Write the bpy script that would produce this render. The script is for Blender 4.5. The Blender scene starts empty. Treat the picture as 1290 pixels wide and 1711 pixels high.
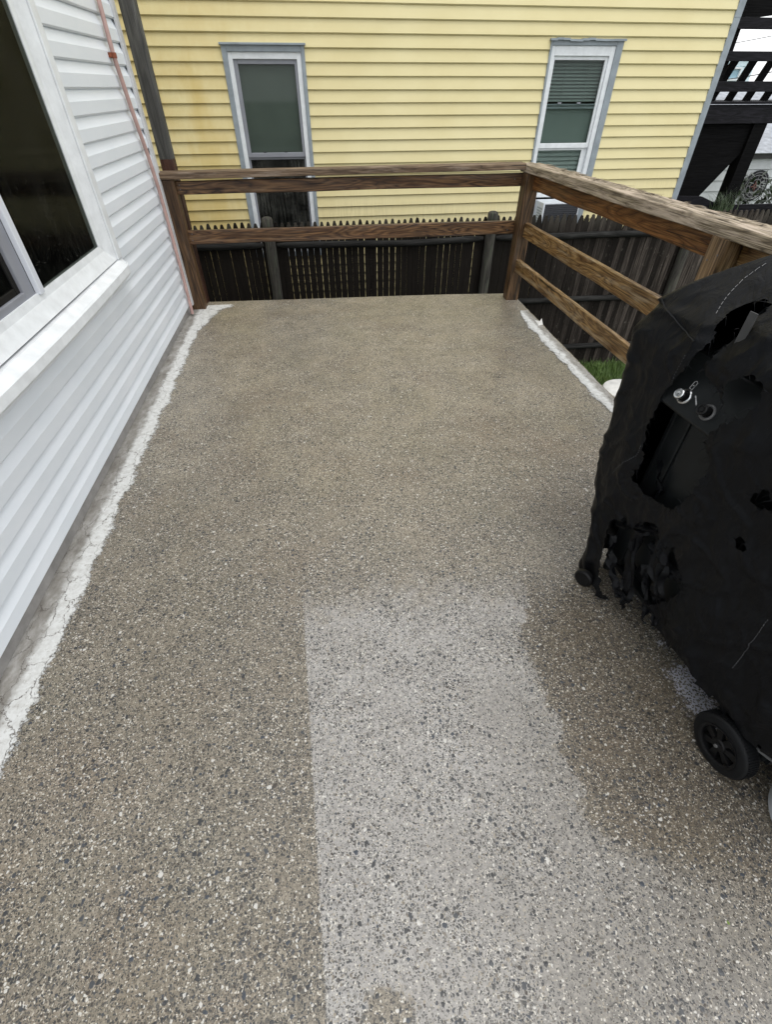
import bpy, bmesh, math, random
from mathutils import Vector, Matrix, noise
random.seed(7)
SC = bpy.context.scene
COL = SC.collection
R_ = math.radians

# ------------------------------------------------------------------ camera
cam = bpy.data.cameras.new("camera"); camo = bpy.data.objects.new("camera", cam); COL.objects.link(camo)
def cam_axes(p, y, r):
    cy, sy = math.cos(y), math.sin(y)
    F = Vector((sy*math.cos(p), cy*math.cos(p), -math.sin(p)))
    Rt = Vector((cy, -sy, 0)); U = Rt.cross(F)
    return Rt*math.cos(r)+U*math.sin(r), -Rt*math.sin(r)+U*math.cos(r), F
a, b, c = cam_axes(7.39353601e-01, 1.25016485e-01, -2.26896407e-04)
camo.matrix_world = Matrix(((a.x, b.x, -c.x, 0), (a.y, b.y, -c.y, 0), (a.z, b.z, -c.z, 1.45), (0, 0, 0, 1)))
cam.sensor_fit = 'HORIZONTAL'; cam.sensor_width = 36; cam.lens = 36*778.58/1290
cam.clip_start = 0.02; cam.clip_end = 500
SC.camera = camo

# ------------------------------------------------------------------ world, sun, exposure
SUN_EL, SUN_AZ = R_(68), R_(150)      # azimuth from +Y clockwise
world = bpy.data.worlds.new("World"); SC.world = world; world.use_nodes = True
wn = world.node_tree; wn.nodes.clear()
sky = wn.nodes.new('ShaderNodeTexSky'); sky.sky_type = 'NISHITA'; sky.sun_disc = False
sky.sun_elevation = SUN_EL; sky.sun_rotation = SUN_AZ
sky.air_density = 1.0; sky.dust_density = 2.0; sky.ozone_density = 1.0
hs = wn.nodes.new('ShaderNodeHueSaturation'); hs.inputs['Saturation'].default_value = 0.30
bg = wn.nodes.new('ShaderNodeBackground'); bg.inputs['Strength'].default_value = 0.15
wo = wn.nodes.new('ShaderNodeOutputWorld')
cl = wn.nodes.new('ShaderNodeMix'); cl.data_type = 'RGBA'; cl.inputs[0].default_value = 0.72      # even overcast layer under the clear-sky model
cl.inputs[7].default_value = (6.6, 6.65, 6.75, 1)
wn.links.new(sky.outputs[0], hs.inputs['Color']); wn.links.new(hs.outputs[0], cl.inputs[6]); wn.links.new(cl.outputs[2], bg.inputs['Color']); wn.links.new(bg.outputs[0], wo.inputs['Surface'])
sl = bpy.data.lights.new("sun", 'SUN'); sl.energy = 0.6; sl.angle = R_(25); sl.color = (1, 0.97, 0.93)
so = bpy.data.objects.new("sun", sl); COL.objects.link(so)
sd = Vector((math.sin(SUN_AZ)*math.cos(SUN_EL), math.cos(SUN_AZ)*math.cos(SUN_EL), math.sin(SUN_EL)))
so.rotation_euler = sd.to_track_quat('Z', 'Y').to_euler()
SC.view_settings.view_transform = 'Standard'; SC.view_settings.look = 'None'
SC.view_settings.exposure = 0.78; SC.view_settings.gamma = 1.0; SC.view_settings.use_curve_mapping = False

# ------------------------------------------------------------------ node helpers
class NT:
    def __init__(s, name):
        s.m = bpy.data.materials.new(name); s.m.use_nodes = True
        s.t = s.m.node_tree; s.t.nodes.clear()
        s.out = s.t.nodes.new('ShaderNodeOutputMaterial')
        s.p = s.t.nodes.new('ShaderNodeBsdfPrincipled')
        s.t.links.new(s.p.outputs[0], s.out.inputs['Surface'])
        s.tc = s.t.nodes.new('ShaderNodeTexCoord')
        s.obj = s.tc.outputs['Object']
    def set(s, sock, v):
        if isinstance(v, bpy.types.NodeSocket): s.t.links.new(v, sock)
        elif isinstance(v, (tuple, list)):
            v = tuple(v)
            if len(sock.default_value) == 4 and len(v) == 3: v = v+(1,)
            sock.default_value = v
        else: sock.default_value = v
    def pin(s, **k):
        for n, v in k.items(): s.set(s.p.inputs[n.replace('_', ' ')], v)
    def math(s, op, a, b=0.0, c=None, clamp=False):
        n = s.t.nodes.new('ShaderNodeMath'); n.operation = op; n.use_clamp = clamp
        s.set(n.inputs[0], a); s.set(n.inputs[1], b)
        if c is not None: s.set(n.inputs[2], c)
        return n.outputs[0]
    def vmath(s, op, a, b):
        n = s.t.nodes.new('ShaderNodeVectorMath'); n.operation = op
        s.set(n.inputs[0], a); s.set(n.inputs[1], b); return n.outputs[0]
    def vscale(s, a, k):
        n = s.t.nodes.new('ShaderNodeVectorMath'); n.operation = 'SCALE'
        s.set(n.inputs[0], a); s.set(n.inputs['Scale'], k); return n.outputs[0]
    def sep(s, v):
        n = s.t.nodes.new('ShaderNodeSeparateXYZ'); s.set(n.inputs[0], v); return n.outputs
    def comb(s, x, y, z):
        n = s.t.nodes.new('ShaderNodeCombineXYZ')
        for i, q in enumerate((x, y, z)): s.set(n.inputs[i], q)
        return n.outputs[0]
    def noise(s, v, scale, detail=3, rough=0.55, dist=0.0, color=False):
        n = s.t.nodes.new('ShaderNodeTexNoise'); s.set(n.inputs['Vector'], v)
        s.set(n.inputs['Scale'], scale); n.inputs['Detail'].default_value = detail
        n.inputs['Roughness'].default_value = rough; n.inputs['Distortion'].default_value = dist
        return n.outputs['Color' if color else 'Fac']
    def voro(s, v, scale, feature='F1', dim='3D', rand=1.0):
        n = s.t.nodes.new('ShaderNodeTexVoronoi'); n.voronoi_dimensions = dim; n.feature = feature
        s.set(n.inputs['Vector'], v); n.inputs['Scale'].default_value = scale; n.inputs['Randomness'].default_value = rand
        return n.outputs
    def ramp(s, f, stops, interp='LINEAR'):
        n = s.t.nodes.new('ShaderNodeValToRGB'); s.set(n.inputs[0], f); r = n.color_ramp; r.interpolation = interp
        while len(r.elements) > 1: r.elements.remove(r.elements[-1])
        for i, (p, c) in enumerate(stops):
            e = r.elements[0] if i == 0 else r.elements.new(p)
            e.position = p
            if not isinstance(c, (tuple, list)): c = (c, c, c)
            e.color = tuple(c)+(1,)
        return n.outputs['Color']
    def mr(s, f, a, b, c=0.0, d=1.0, smooth=False):
        n = s.t.nodes.new('ShaderNodeMapRange'); s.set(n.inputs[0], f)
        if smooth: n.interpolation_type = 'SMOOTHSTEP'
        for i, q in enumerate((a, b, c, d)): s.set(n.inputs[i+1], q)
        return n.outputs[0]
    def mix(s, f, a, b, mode='MIX'):
        n = s.t.nodes.new('ShaderNodeMix'); n.data_type = 'RGBA'; n.blend_type = mode; n.clamp_factor = True
        s.set(n.inputs[0], f); s.set(n.inputs[6], a); s.set(n.inputs[7], b); return n.outputs[2]
    def bump(s, h, strength=0.5, dist=0.01):
        n = s.t.nodes.new('ShaderNodeBump'); s.set(n.inputs['Height'], h); n.inputs['Strength'].default_value = strength
        n.inputs['Distance'].default_value = dist; s.t.links.new(n.outputs[0], s.p.inputs['Normal'])
    def white(s, v, color=False):
        n = s.t.nodes.new('ShaderNodeTexWhiteNoise'); n.noise_dimensions = '3D'; s.set(n.inputs[0], v); return n.outputs['Color' if color else 'Value']

M = {}
def simple(name, col, rough=0.5, var=0.12, scale=8.0, metal=0.0, bump=0.0, bscale=60):
    s = NT(name)
    n = s.noise(s.obj, scale, 4, 0.6)
    dark = tuple(x*(1-var*1.6) for x in col); lite = tuple(min(1, x*(1+var)) for x in col)
    s.pin(Base_Color=s.ramp(n, [(0.3, dark), (0.7, lite)]), Roughness=s.mr(n, 0.3, 0.7, rough*0.85, min(1, rough*1.15)), Metallic=metal, Specular_IOR_Level=0.25 if max(col) < 0.03 else 0.5)
    if bump: s.bump(s.noise(s.obj, bscale, 4), bump, 0.004)
    M[name] = s.m; return s

def wood(name, c_dark, c_mid, c_light, grain=1.0, rough=0.6, weather=None, wamt=0.0, ring=9.0, bump=0.6, axis=0):
    """board material: the grain runs along the object's local X (axis 0) or Z (axis 2)"""
    s = NT(name)
    x, y, z = s.sep(s.obj)[:3]
    if axis == 2: x, z = z, x
    oi = s.t.nodes.new('ShaderNodeObjectInfo')
    off = s.math('MULTIPLY', oi.outputs['Random'], 37.0)
    v1 = s.comb(s.math('ADD', s.math('MULTIPLY', x, 0.8), off), s.math('MULTIPLY', y, 8.0), s.math('MULTIPLY', z, 8.0))
    n1 = s.noise(v1, 1.6, 2, 0.45, 0.6)
    rings = s.math('FRACT', s.math('MULTIPLY', n1, ring*grain))
    tri = s.math('ABSOLUTE', s.math('SUBTRACT', rings, 0.5)); figure = s.mr(s.noise(v1, 0.5, 3), 0.35, 0.60, 0.5, 1.0)
    v2 = s.comb(s.math('ADD', s.math('MULTIPLY', x, 5.0), off), s.math('MULTIPLY', y, 260.0), s.math('MULTIPLY', z, 260.0))
    fib = s.noise(v2, 1.0, 3, 0.6)
    col = s.mix(figure, s.mix(0.4, c_mid, c_light), s.ramp(tri, [(0.02, c_dark), (0.10, c_mid), (0.26, s.__class__ and tuple((p_+q_)/2*0.8 for p_, q_ in zip(c_mid, c_light))), (0.42, c_light)]))
    col = s.mix(s.mr(fib, 0.46, 0.62, 0.0, 0.75), col, c_dark, 'MIX')
    big = s.noise(s.comb(s.math('ADD', s.math('MULTIPLY', x, 2.0), off), s.math('MULTIPLY', y, 8), s.math('MULTIPLY', z, 8)), 1.0, 4, 0.6)
    col = s.mix(s.mr(big, 0.35, 0.7, 0.0, 0.45), col, tuple(q*0.55 for q in c_dark))
    if weather:
        wmask = s.mr(s.noise(s.comb(s.math('ADD', s.math('MULTIPLY', x, 3.5), off), s.math('MULTIPLY', y, 30), s.math('MULTIPLY', z, 30)), 1.0, 5, 0.65), 0.62-0.3*wamt, 0.75-0.25*wamt)
        col = s.mix(s.math('MULTIPLY', wmask, min(1, wamt+0.25)), col, weather)
    crack = s.noise(s.comb(s.math('ADD', s.math('MULTIPLY', x, 1.3), off), s.math('MULTIPLY', y, 70), s.math('MULTIPLY', z, 70)), 1.0, 2, 0.5)
    cm = s.mr(crack, 0.66, 0.70)
    col = s.mix(s.math('MULTIPLY', cm, 0.8), col, tuple(q*0.25 for q in c_dark))
    s.pin(Base_Color=col, Roughness=s.mr(fib, 0.3, 0.7, rough*0.8, min(1, rough*1.25)), Specular_IOR_Level=0.12 if max(c_light) < 0.06 else 0.4)
    h = s.math('ADD', s.math('MULTIPLY', tri, 0.5), s.math('SUBTRACT', s.math('MULTIPLY', fib, 0.6), s.math('MULTIPLY', cm, 1.2)))
    s.bump(h, bump, 0.003)
    M[name] = s.m

wood('wood_brown', (0.012, 0.0055, 0.003), (0.078, 0.033, 0.012), (0.23, 0.125, 0.055), rough=0.42, weather=(0.24, 0.155, 0.09), wamt=0.2, ring=13)
wood('wood_post', (0.028, 0.013, 0.007), (0.070, 0.033, 0.017), (0.12, 0.065, 0.038), rough=0.5, weather=(0.16, 0.12, 0.09), wamt=0.15, ring=6)
wood('wood_honey', (0.042, 0.020, 0.007), (0.21, 0.108, 0.036), (0.44, 0.275, 0.11), rough=0.42, weather=(0.40, 0.32, 0.21), wamt=0.35, ring=13)
wood('wood_rust', (0.030, 0.011, 0.004), (0.19, 0.070, 0.018), (0.35, 0.165, 0.055), rough=0.42, weather=(0.20, 0.12, 0.07), wamt=0.15)
wood('wood_cap', (0.055, 0.040, 0.025), (0.26, 0.205, 0.135), (0.50, 0.42, 0.30), rough=0.7, weather=(0.52, 0.43, 0.34), wamt=0.5, bump=1.0)
wood('wood_capfar', (0.040, 0.024, 0.013), (0.14, 0.088, 0.05), (0.27, 0.19, 0.12), rough=0.6, weather=(0.30, 0.24, 0.19), wamt=0.35)
wood('wood_grey', (0.045, 0.045, 0.043), (0.085, 0.085, 0.080), (0.14, 0.14, 0.13), rough=0.8, weather=(0.07, 0.075, 0.065), wamt=0.2, ring=4, axis=2)
wood('wood_stain', (0.020, 0.006, 0.003), (0.050, 0.018, 0.010), (0.080, 0.032, 0.020), rough=0.5, ring=4, axis=2)
wood('wood_black', (0.006, 0.006, 0.007), (0.012, 0.012, 0.015), (0.022, 0.021, 0.027), rough=0.6)
wood('wood_black_shaded', (0.0012, 0.0012, 0.0014), (0.0022, 0.0022, 0.0026), (0.0045, 0.0045, 0.005), rough=0.8)  # darker copy of the black stair timber, under-stair shade put into its colour
wood('wood_fencerail', (0.010, 0.010, 0.0095), (0.020, 0.020, 0.019), (0.036, 0.036, 0.034), rough=0.75, ring=4)
wood('wood_fencepost', (0.022, 0.020, 0.017), (0.048, 0.044, 0.037), (0.085, 0.08, 0.066), rough=0.8, ring=4, axis=2, weather=(0.09, 0.11, 0.07), wamt=0.3)

simple('white_vinyl', (0.64, 0.67, 0.72), 0.38, 0.03, 3.0)
simple('white_trim', (0.73, 0.76, 0.78), 0.42, 0.07, 14.0)
simple('corner_trim', (0.55, 0.56, 0.57), 0.45, 0.06, 9.0)
simple('greyblue_trim', (0.27, 0.31, 0.34), 0.45, 0.12, 10.0)
simple('grey_screen_frame', (0.24, 0.25, 0.28), 0.5, 0.06, 10.0)
simple('dark_room', (0.02, 0.021, 0.02), 0.9, 0.2, 5.0)
simple('foundation', (0.30, 0.29, 0.28), 0.85, 0.15, 14.0, bump=0.5)
simple('black_plastic', (0.006, 0.006, 0.0065), 0.45, 0.2, 30.0)
simple('black_rubber', (0.005, 0.0055, 0.0065), 0.6, 0.2, 30.0)
simple('black_enamel', (0.011, 0.0125, 0.013), 0.4, 0.15, 12.0)
simple('chrome', (0.62, 0.63, 0.64), 0.25, 0.05, 20.0, metal=1.0)
simple('steel_grey', (0.13, 0.13, 0.13), 0.5, 0.1, 20.0, metal=0.3)
simple('thread', (0.42, 0.42, 0.42), 0.8, 0.2, 200.0)
simple('strap_grey', (0.05, 0.05, 0.05), 0.7, 0.2, 20.0)
simple('thread_mid', (0.24, 0.24, 0.24), 0.8, 0.2, 200.0)
simple('thread_dim', (0.14, 0.14, 0.15), 0.8, 0.2, 200.0)
simple('pipe_pink', (0.46, 0.30, 0.27), 0.5, 0.12, 12.0)
simple('pipe_rust', (0.22, 0.06, 0.025), 0.7, 0.25, 60.0)
simple('cylinder_paint', (0.62, 0.63, 0.66), 0.4, 0.05, 10.0)
simple('tub_white', (0.66, 0.66, 0.64), 0.5, 0.12, 14.0)
simple('garage_white', (0.52, 0.55, 0.56), 0.6, 0.10, 3.0)
simple('house_pale', (0.62, 0.75, 0.80), 0.7, 0.05, 2.0)
simple('pale_glass', (0.30, 0.48, 0.58), 0.2, 0.08, 2.0)
simple('roof_grey', (0.33, 0.35, 0.38), 0.9, 0.22, 9.0)
simple('eave_dark', (0.05, 0.05, 0.05), 0.7, 0.2, 9.0)
simple('medal_black', (0.012, 0.013, 0.016), 0.5, 0.2, 30.0)
simple('medal_grey', (0.17, 0.17, 0.18), 0.5, 0.2, 30.0)
simple('medal_red', (0.20, 0.07, 0.06), 0.5, 0.2, 30.0)
simple('wire', (0.06, 0.06, 0.06), 0.6, 0.1, 30.0)
simple('leaf_green', (0.22, 0.34, 0.06), 0.5, 0.2, 60.0)
simple('ac_white', (0.62, 0.66, 0.70), 0.45, 0.05, 10.0)
simple('ac_dark', (0.045, 0.048, 0.055), 0.5, 0.1, 30.0)
simple('branch', (0.04, 0.035, 0.03), 0.8, 0.2, 30.0)
def blind(name, col):
    s = NT(name); z = s.sep(s.obj)[2]
    s.pin(Base_Color=s.mix(s.noise(s.obj, 5, 3), col, tuple(q*0.75 for q in col)), Roughness=0.6); M[name] = s.m
blind('blind_slat', (0.48, 0.52, 0.52)); blind('curtain', (0.19, 0.205, 0.19)); blind('shade_green', (0.27, 0.315, 0.305))

def glass(name, tint, rough=0.03, drops=0.0, gloss=1.0, streaks=0.0):
    s = NT(name); t = s.t; t.nodes.remove(s.p)
    tr = t.nodes.new('ShaderNodeBsdfTransparent'); tr.inputs[0].default_value = tuple(tint)+(1,)
    gl = t.nodes.new('ShaderNodeBsdfGlossy'); gl.inputs['Roughness'].default_value = rough
    fr = t.nodes.new('ShaderNodeFresnel'); fr.inputs[0].default_value = 1.5
    mx = t.nodes.new('ShaderNodeMixShader')
    t.links.new(s.math('MULTIPLY', fr.outputs[0], gloss), mx.inputs[0]); t.links.new(tr.outputs[0], mx.inputs[1]); t.links.new(gl.outputs[0], mx.inputs[2])
    last = mx
    if drops or streaks:
        df = t.nodes.new('ShaderNodeBsdfDiffuse'); df.inputs[0].default_value = (0.42, 0.42, 0.38, 1)
        v = s.voro(s.obj, 75.0, rand=1.0); z = s.sep(s.obj)[2]
        rnd = s.sep(v['Color'])[0]
        dm = s.math('MULTIPLY', s.math('LESS_THAN', v['Distance'], s.math('MULTIPLY', rnd, 0.20)), s.math('GREATER_THAN', s.sep(v['Color'])[1], 0.80))
        dm = s.math('MULTIPLY', dm, s.mr(z, 1.55, 0.85, 0.05, 0.9))
        ob = s.sep(s.obj)
        stk = s.noise(s.comb(s.math('MULTIPLY', ob[0], 55), ob[1], s.math('MULTIPLY', ob[2], 2.2)), 1.0, 4, 0.6)
        cl = s.noise(s.obj, 6, 4, 0.6)
        sm = s.math('MULTIPLY', s.math('MULTIPLY', s.mr(stk, 0.35, 0.75), s.mr(cl, 0.3, 0.7)), streaks)  # pale vertical streaks mixed over the pane
        f = s.math('ADD', s.math('MULTIPLY', dm, drops), sm, clamp=True)
        m2 = t.nodes.new('ShaderNodeMixShader'); t.links.new(f, m2.inputs[0]); t.links.new(mx.outputs[0], m2.inputs[1]); t.links.new(df.outputs[0], m2.inputs[2]); last = m2
    t.links.new(last.outputs[0], s.out.inputs['Surface']); M[name] = s.m
glass('window_glass', (0.8, 0.84, 0.82), gloss=0.35); glass('wet_glass', (0.55, 0.57, 0.55), 0.10, 0.30, 0.08, 0.03)
glass('screen_glass', (0.42, 0.46, 0.44), 0.25, gloss=0.3, streaks=0.22)

def mat_white_siding():
    s = NT('siding_white'); x, y, z = s.sep(s.obj)[:3]
    n = s.noise(s.comb(s.math('MULTIPLY', x, 1.2), y, s.math('MULTIPLY', z, 3)), 2.0, 4, 0.6)
    g = s.noise(s.comb(s.math('MULTIPLY', x, 9), y, s.math('MULTIPLY', z, 260)), 1.0, 3, 0.6)
    col = s.ramp(n, [(0.3, (0.69, 0.74, 0.79)), (0.7, (0.76, 0.80, 0.845))])
    sp = s.voro(s.obj, 14.0); dots = s.math('LESS_THAN', sp['Distance'], s.math('MULTIPLY', s.sep(sp['Color'])[0], 0.035))
    col = s.mix(s.math('MULTIPLY', dots, 0.6), col, (0.12, 0.11, 0.10))
    s.pin(Base_Color=col, Roughness=0.42); s.bump(g, 0.18, 0.001); M['siding_white'] = s.m
mat_white_siding()

def mat_yellow():
    s = NT('siding_yellow'); x, y, z = s.sep(s.obj)[:3]
    n = s.noise(s.comb(s.math('MULTIPLY', x, 1.0), 0, s.math('MULTIPLY', z, 2.0)), 1.3, 5, 0.6)
    col = s.ramp(n, [(0.3, (0.66, 0.575, 0.30)), (0.7, (0.73, 0.655, 0.375))])
    # greener and dirtier near the left side and low down: algae film with vertical drips
    drip = s.noise(s.comb(s.math('MULTIPLY', x, 60), 0, s.math('MULTIPLY', z, 4)), 1.0, 4, 0.65)
    low = s.mr(z, 0.75, 0.15); band = s.noise(s.comb(s.math('MULTIPLY', x, 1.4), 0, s.math('MULTIPLY', z, 3)), 1.0, 3)
    dm = s.math('MULTIPLY', s.math('MULTIPLY', s.mr(drip, 0.45, 0.65), low), s.mr(band, 0.3, 0.6))
    col = s.mix(s.math('MULTIPLY', dm, 0.8), col, (0.40, 0.33, 0.14))
    lt = s.math('MULTIPLY', s.mr(drip, 0.56, 0.66), s.mr(z, 0.75, 0.45))
    col = s.mix(s.math('MULTIPLY', lt, 0.35), col, (0.82, 0.76, 0.50))
    alg = s.math('MULTIPLY', s.mr(x, 0.6, -1.3), s.mr(s.noise(s.comb(s.math('MULTIPLY', x, 1.5), 0, s.math('MULTIPLY', z, 1.2)), 1.3, 5, 0.65), 0.32, 0.68))
    col = s.mix(s.math('MULTIPLY', alg, 0.8), col, (0.56, 0.42, 0.15))
    or_ = s.math('MULTIPLY', s.mr(x, -0.1, -1.0), s.mr(s.noise(s.comb(s.math('MULTIPLY', x, 2.5), 0, s.math('MULTIPLY', z, 0.9)), 1.0, 5, 0.6), 0.46, 0.62))
    col = s.mix(s.math('MULTIPLY', or_, 0.5), col, (0.54, 0.39, 0.11))
    sp = s.noise(s.obj, 70, 3, 0.7)
    col = s.mix(s.mr(sp, 0.66, 0.78, 0, 0.45), col, (0.50, 0.40, 0.18))
    s.pin(Base_Color=col, Roughness=0.6)
    g = s.noise(s.comb(s.math('MULTIPLY', x, 10), 0, s.math('MULTIPLY', z, 160)), 1.0, 3, 0.6); s.bump(g, 0.15, 0.001)
    M['siding_yellow'] = s.m
mat_yellow()

def mat_deck():
    s = NT('exposed_aggregate')
    P = s.obj; x, y, z = s.sep(P)[:3]
    flat = s.comb(x, y, 0)
    jit = s.vscale(s.vmath('SUBTRACT', s.noise(flat, 95, 2, color=True), (0.5, 0.5, 0.5)), 0.011)
    q = s.vmath('ADD', flat, jit)
    # ---- masks of the pale area: wet-film sky sheen painted in as lighter grey
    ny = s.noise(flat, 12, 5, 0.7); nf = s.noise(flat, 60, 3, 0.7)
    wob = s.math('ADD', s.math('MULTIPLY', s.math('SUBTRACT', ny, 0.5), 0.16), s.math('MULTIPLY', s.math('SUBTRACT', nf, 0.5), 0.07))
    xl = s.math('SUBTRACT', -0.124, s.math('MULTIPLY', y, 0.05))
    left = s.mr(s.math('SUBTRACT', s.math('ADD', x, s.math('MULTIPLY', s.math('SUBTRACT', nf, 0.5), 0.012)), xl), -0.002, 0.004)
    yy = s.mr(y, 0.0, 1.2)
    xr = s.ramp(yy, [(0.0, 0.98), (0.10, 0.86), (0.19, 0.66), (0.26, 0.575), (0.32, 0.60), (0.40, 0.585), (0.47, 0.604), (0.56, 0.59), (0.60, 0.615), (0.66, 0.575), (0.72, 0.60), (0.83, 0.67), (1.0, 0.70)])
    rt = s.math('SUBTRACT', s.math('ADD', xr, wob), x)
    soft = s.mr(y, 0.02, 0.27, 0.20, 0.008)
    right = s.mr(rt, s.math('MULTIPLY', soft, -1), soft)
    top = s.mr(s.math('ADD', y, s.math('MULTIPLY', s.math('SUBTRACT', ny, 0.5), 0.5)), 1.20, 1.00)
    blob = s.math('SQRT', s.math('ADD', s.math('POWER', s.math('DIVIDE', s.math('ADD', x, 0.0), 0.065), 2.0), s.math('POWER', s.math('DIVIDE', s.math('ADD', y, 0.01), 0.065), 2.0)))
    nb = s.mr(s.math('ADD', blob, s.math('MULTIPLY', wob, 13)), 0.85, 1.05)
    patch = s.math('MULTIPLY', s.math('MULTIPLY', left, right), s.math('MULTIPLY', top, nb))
    # brown stain to the right of it
    st = s.math('MULTIPLY', s.math('MULTIPLY', s.mr(x, 0.52, 0.66), s.mr(y, 1.25, 0.95)), s.mr(x, 1.5, 1.0))
    st = s.math('MULTIPLY', st, s.mr(y, 0.0, 0.30, 0.3, 1.0))
    # ---- mortar
    big = s.noise(flat, 0.9, 5, 0.62); mid = s.noise(flat, 4.5, 5, 0.65); fine = s.noise(flat, 420, 3, 0.75)
    mort = s.ramp(big, [(0.32, (0.195, 0.166, 0.122)), (0.5, (0.245, 0.212, 0.160)), (0.70, (0.300, 0.262, 0.200))])
    far_sheen = s.math('MULTIPLY', s.mr(s.math('ADD', y, s.math('MULTIPLY', s.math('SUBTRACT', big, 0.5), 2.5)), 1.1, 2.6), 0.75)  # far slab lightened: grazing sky sheen put into the mortar colour
    mort = s.mix(far_sheen, mort, (0.43, 0.375, 0.28))
    rust = s.math('MULTIPLY', s.mr(s.noise(flat, 1.5, 6, 0.65, 0.5), 0.50, 0.66), 0.8)
    mort = s.mix(rust, mort, (0.215, 0.160, 0.105))
    mort = s.mix(s.mr(mid, 0.35, 0.7, 0.0, 0.45), mort, (0.200, 0.175, 0.135))
    olive = s.math('MULTIPLY', s.mr(s.noise(flat, 2.1, 4, 0.6), 0.5, 0.68), 0.5)
    mort = s.mix(olive, mort, (0.215, 0.195, 0.138))
    mort = s.mix(s.math('MULTIPLY', st, 0.75), mort, (0.118, 0.090, 0.058))
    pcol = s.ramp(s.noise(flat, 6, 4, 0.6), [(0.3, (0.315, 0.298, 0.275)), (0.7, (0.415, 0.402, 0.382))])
    pdark = s.mr(s.math('ADD', s.math('SUBTRACT', x, s.math('MULTIPLY', y, 0.55)), s.math('MULTIPLY', s.math('SUBTRACT', s.noise(flat, 3.5, 4, 0.6), 0.5), 0.7)), -0.05, 0.65)  # pale area darkens to the right and towards the viewer
    pcol = s.mix(s.math('MULTIPLY', pdark, 0.85), pcol, (0.205, 0.188, 0.160))
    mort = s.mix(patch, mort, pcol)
    fm = s.mr(fine, 0.3, 0.72)
    mort = s.mix(s.math('MULTIPLY', fm, 0.55), mort, s.mix(0.5, mort, (0.03, 0.028, 0.024)), 'MIX')
    grit = s.noise(flat, 70, 4, 0.8); grit2 = s.noise(flat, 28, 3, 0.7)
    mort = s.mix(s.mr(grit, 0.50, 0.62, 0.0, 0.75), mort, s.mix(0.6, mort, (0.03, 0.027, 0.022)))
    mort = s.mix(s.mr(grit, 0.47, 0.36, 0.0, 0.5), mort, s.mix(0.5, mort, (0.55, 0.50, 0.41)))
    mort = s.mix(s.mr(grit2, 0.55, 0.70, 0.0, 0.30), mort, s.mix(0.6, mort, (0.05, 0.043, 0.034)))
    # ---- stones, three gradings
    col = mort; height = s.math('MULTIPLY', fine, 0.12)
    dens = s.noise(flat, 5.5, 3, 0.6)
    cover_all = None
    def layer(col, height, scale, rmin, rmax, keep, stops, seed, wstr=0.9):
        v = s.voro(s.vmath('ADD', q, (seed*3.17, seed*1.91, 0)), scale, dim='2D')
        c = s.sep(v['Color']); r = s.mr(s.math('POWER', c[0], 1.4), 0, 1, rmin, rmax)
        d = s.math('SUBTRACT', r, v['Distance'])
        m = s.mr(d, 0.0, 0.07)
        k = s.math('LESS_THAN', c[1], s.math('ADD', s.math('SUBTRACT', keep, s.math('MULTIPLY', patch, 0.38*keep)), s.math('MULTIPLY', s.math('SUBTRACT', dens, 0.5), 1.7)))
        m = s.math('MULTIPLY', m, k)
        sc = s.ramp(c[2], stops, 'CONSTANT')
        sv = s.noise(flat, 240, 2, 0.6)
        sc = s.mix(s.mr(sv, 0.3, 0.7, 0, 0.45), sc, s.mix(0.5, sc, (0.02, 0.02, 0.02)))
        col = s.mix(s.math('MULTIPLY', m, wstr), col, sc)
        height = s.math('ADD', height, s.math('MULTIPLY', s.mr(d, 0.0, 0.25), s.math('MULTIPLY', k, 60.0/scale*0.5)))
        return col, height
    fs = [(0.0, (0.028, 0.029, 0.029)), (0.26, (0.075, 0.070, 0.060)), (0.38, (0.030, 0.024, 0.018)), (0.50, (0.17, 0.155, 0.125)), (0.62, (0.36, 0.32, 0.25)), (0.78, (0.10, 0.085, 0.065)), (0.86, (0.66, 0.62, 0.54))]
    col, height = layer(col, height, 270, 0.24, 0.62, 0.92, fs, 1, 0.9)
    ms = [(0.0, (0.018, 0.019, 0.020)), (0.25, (0.045, 0.046, 0.045)), (0.40, (0.085, 0.078, 0.066)), (0.54, (0.040, 0.029, 0.020)), (0.64, (0.17, 0.145, 0.11)), (0.76, (0.028, 0.036, 0.050)), (0.84, (0.30, 0.26, 0.20)), (0.91, (0.62, 0.60, 0.55))]
    col, height = layer(col, height, 150, 0.18, 0.56, 0.68, ms, 2, 0.92)
    bs = [(0.0, (0.022, 0.024, 0.027)), (0.40, (0.045, 0.050, 0.056)), (0.62, (0.030, 0.040, 0.055)), (0.74, (0.085, 0.08, 0.07)), (0.86, (0.60, 0.58, 0.54)), (0.93, (0.045, 0.035, 0.026))]
    col, height = layer(col, height, 66, 0.10, 0.42, 0.27, bs, 3, 0.95)
    # pale bluish smear near the cover, broken up by pebble cells
    pale_smear = s.math('MULTIPLY', s.mr(s.math('ABSOLUTE', s.math('SUBTRACT', x, s.mr(y, 0.5, 0.95, 1.085, 1.05))), 0.10, 0.02), s.math('MULTIPLY', s.mr(y, 0.90, 0.60), s.mr(y, 0.44, 0.52)))
    lum = s.math('MULTIPLY', s.mr(s.math('ADD', pale_smear, s.math('ADD', s.math('MULTIPLY', s.math('SUBTRACT', nf, 0.5), 1.6), s.math('MULTIPLY', s.math('SUBTRACT', ny, 0.5), 2.2))), 0.55, 0.75), s.mr(s.voro(q, 120, dim='2D')['Distance'], 0.30, 0.40))
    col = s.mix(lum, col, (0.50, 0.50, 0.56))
    rg = s.mr(s.noise(flat, 3.0, 4, 0.6), 0.35, 0.65, 0.32, 0.62)
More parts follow.
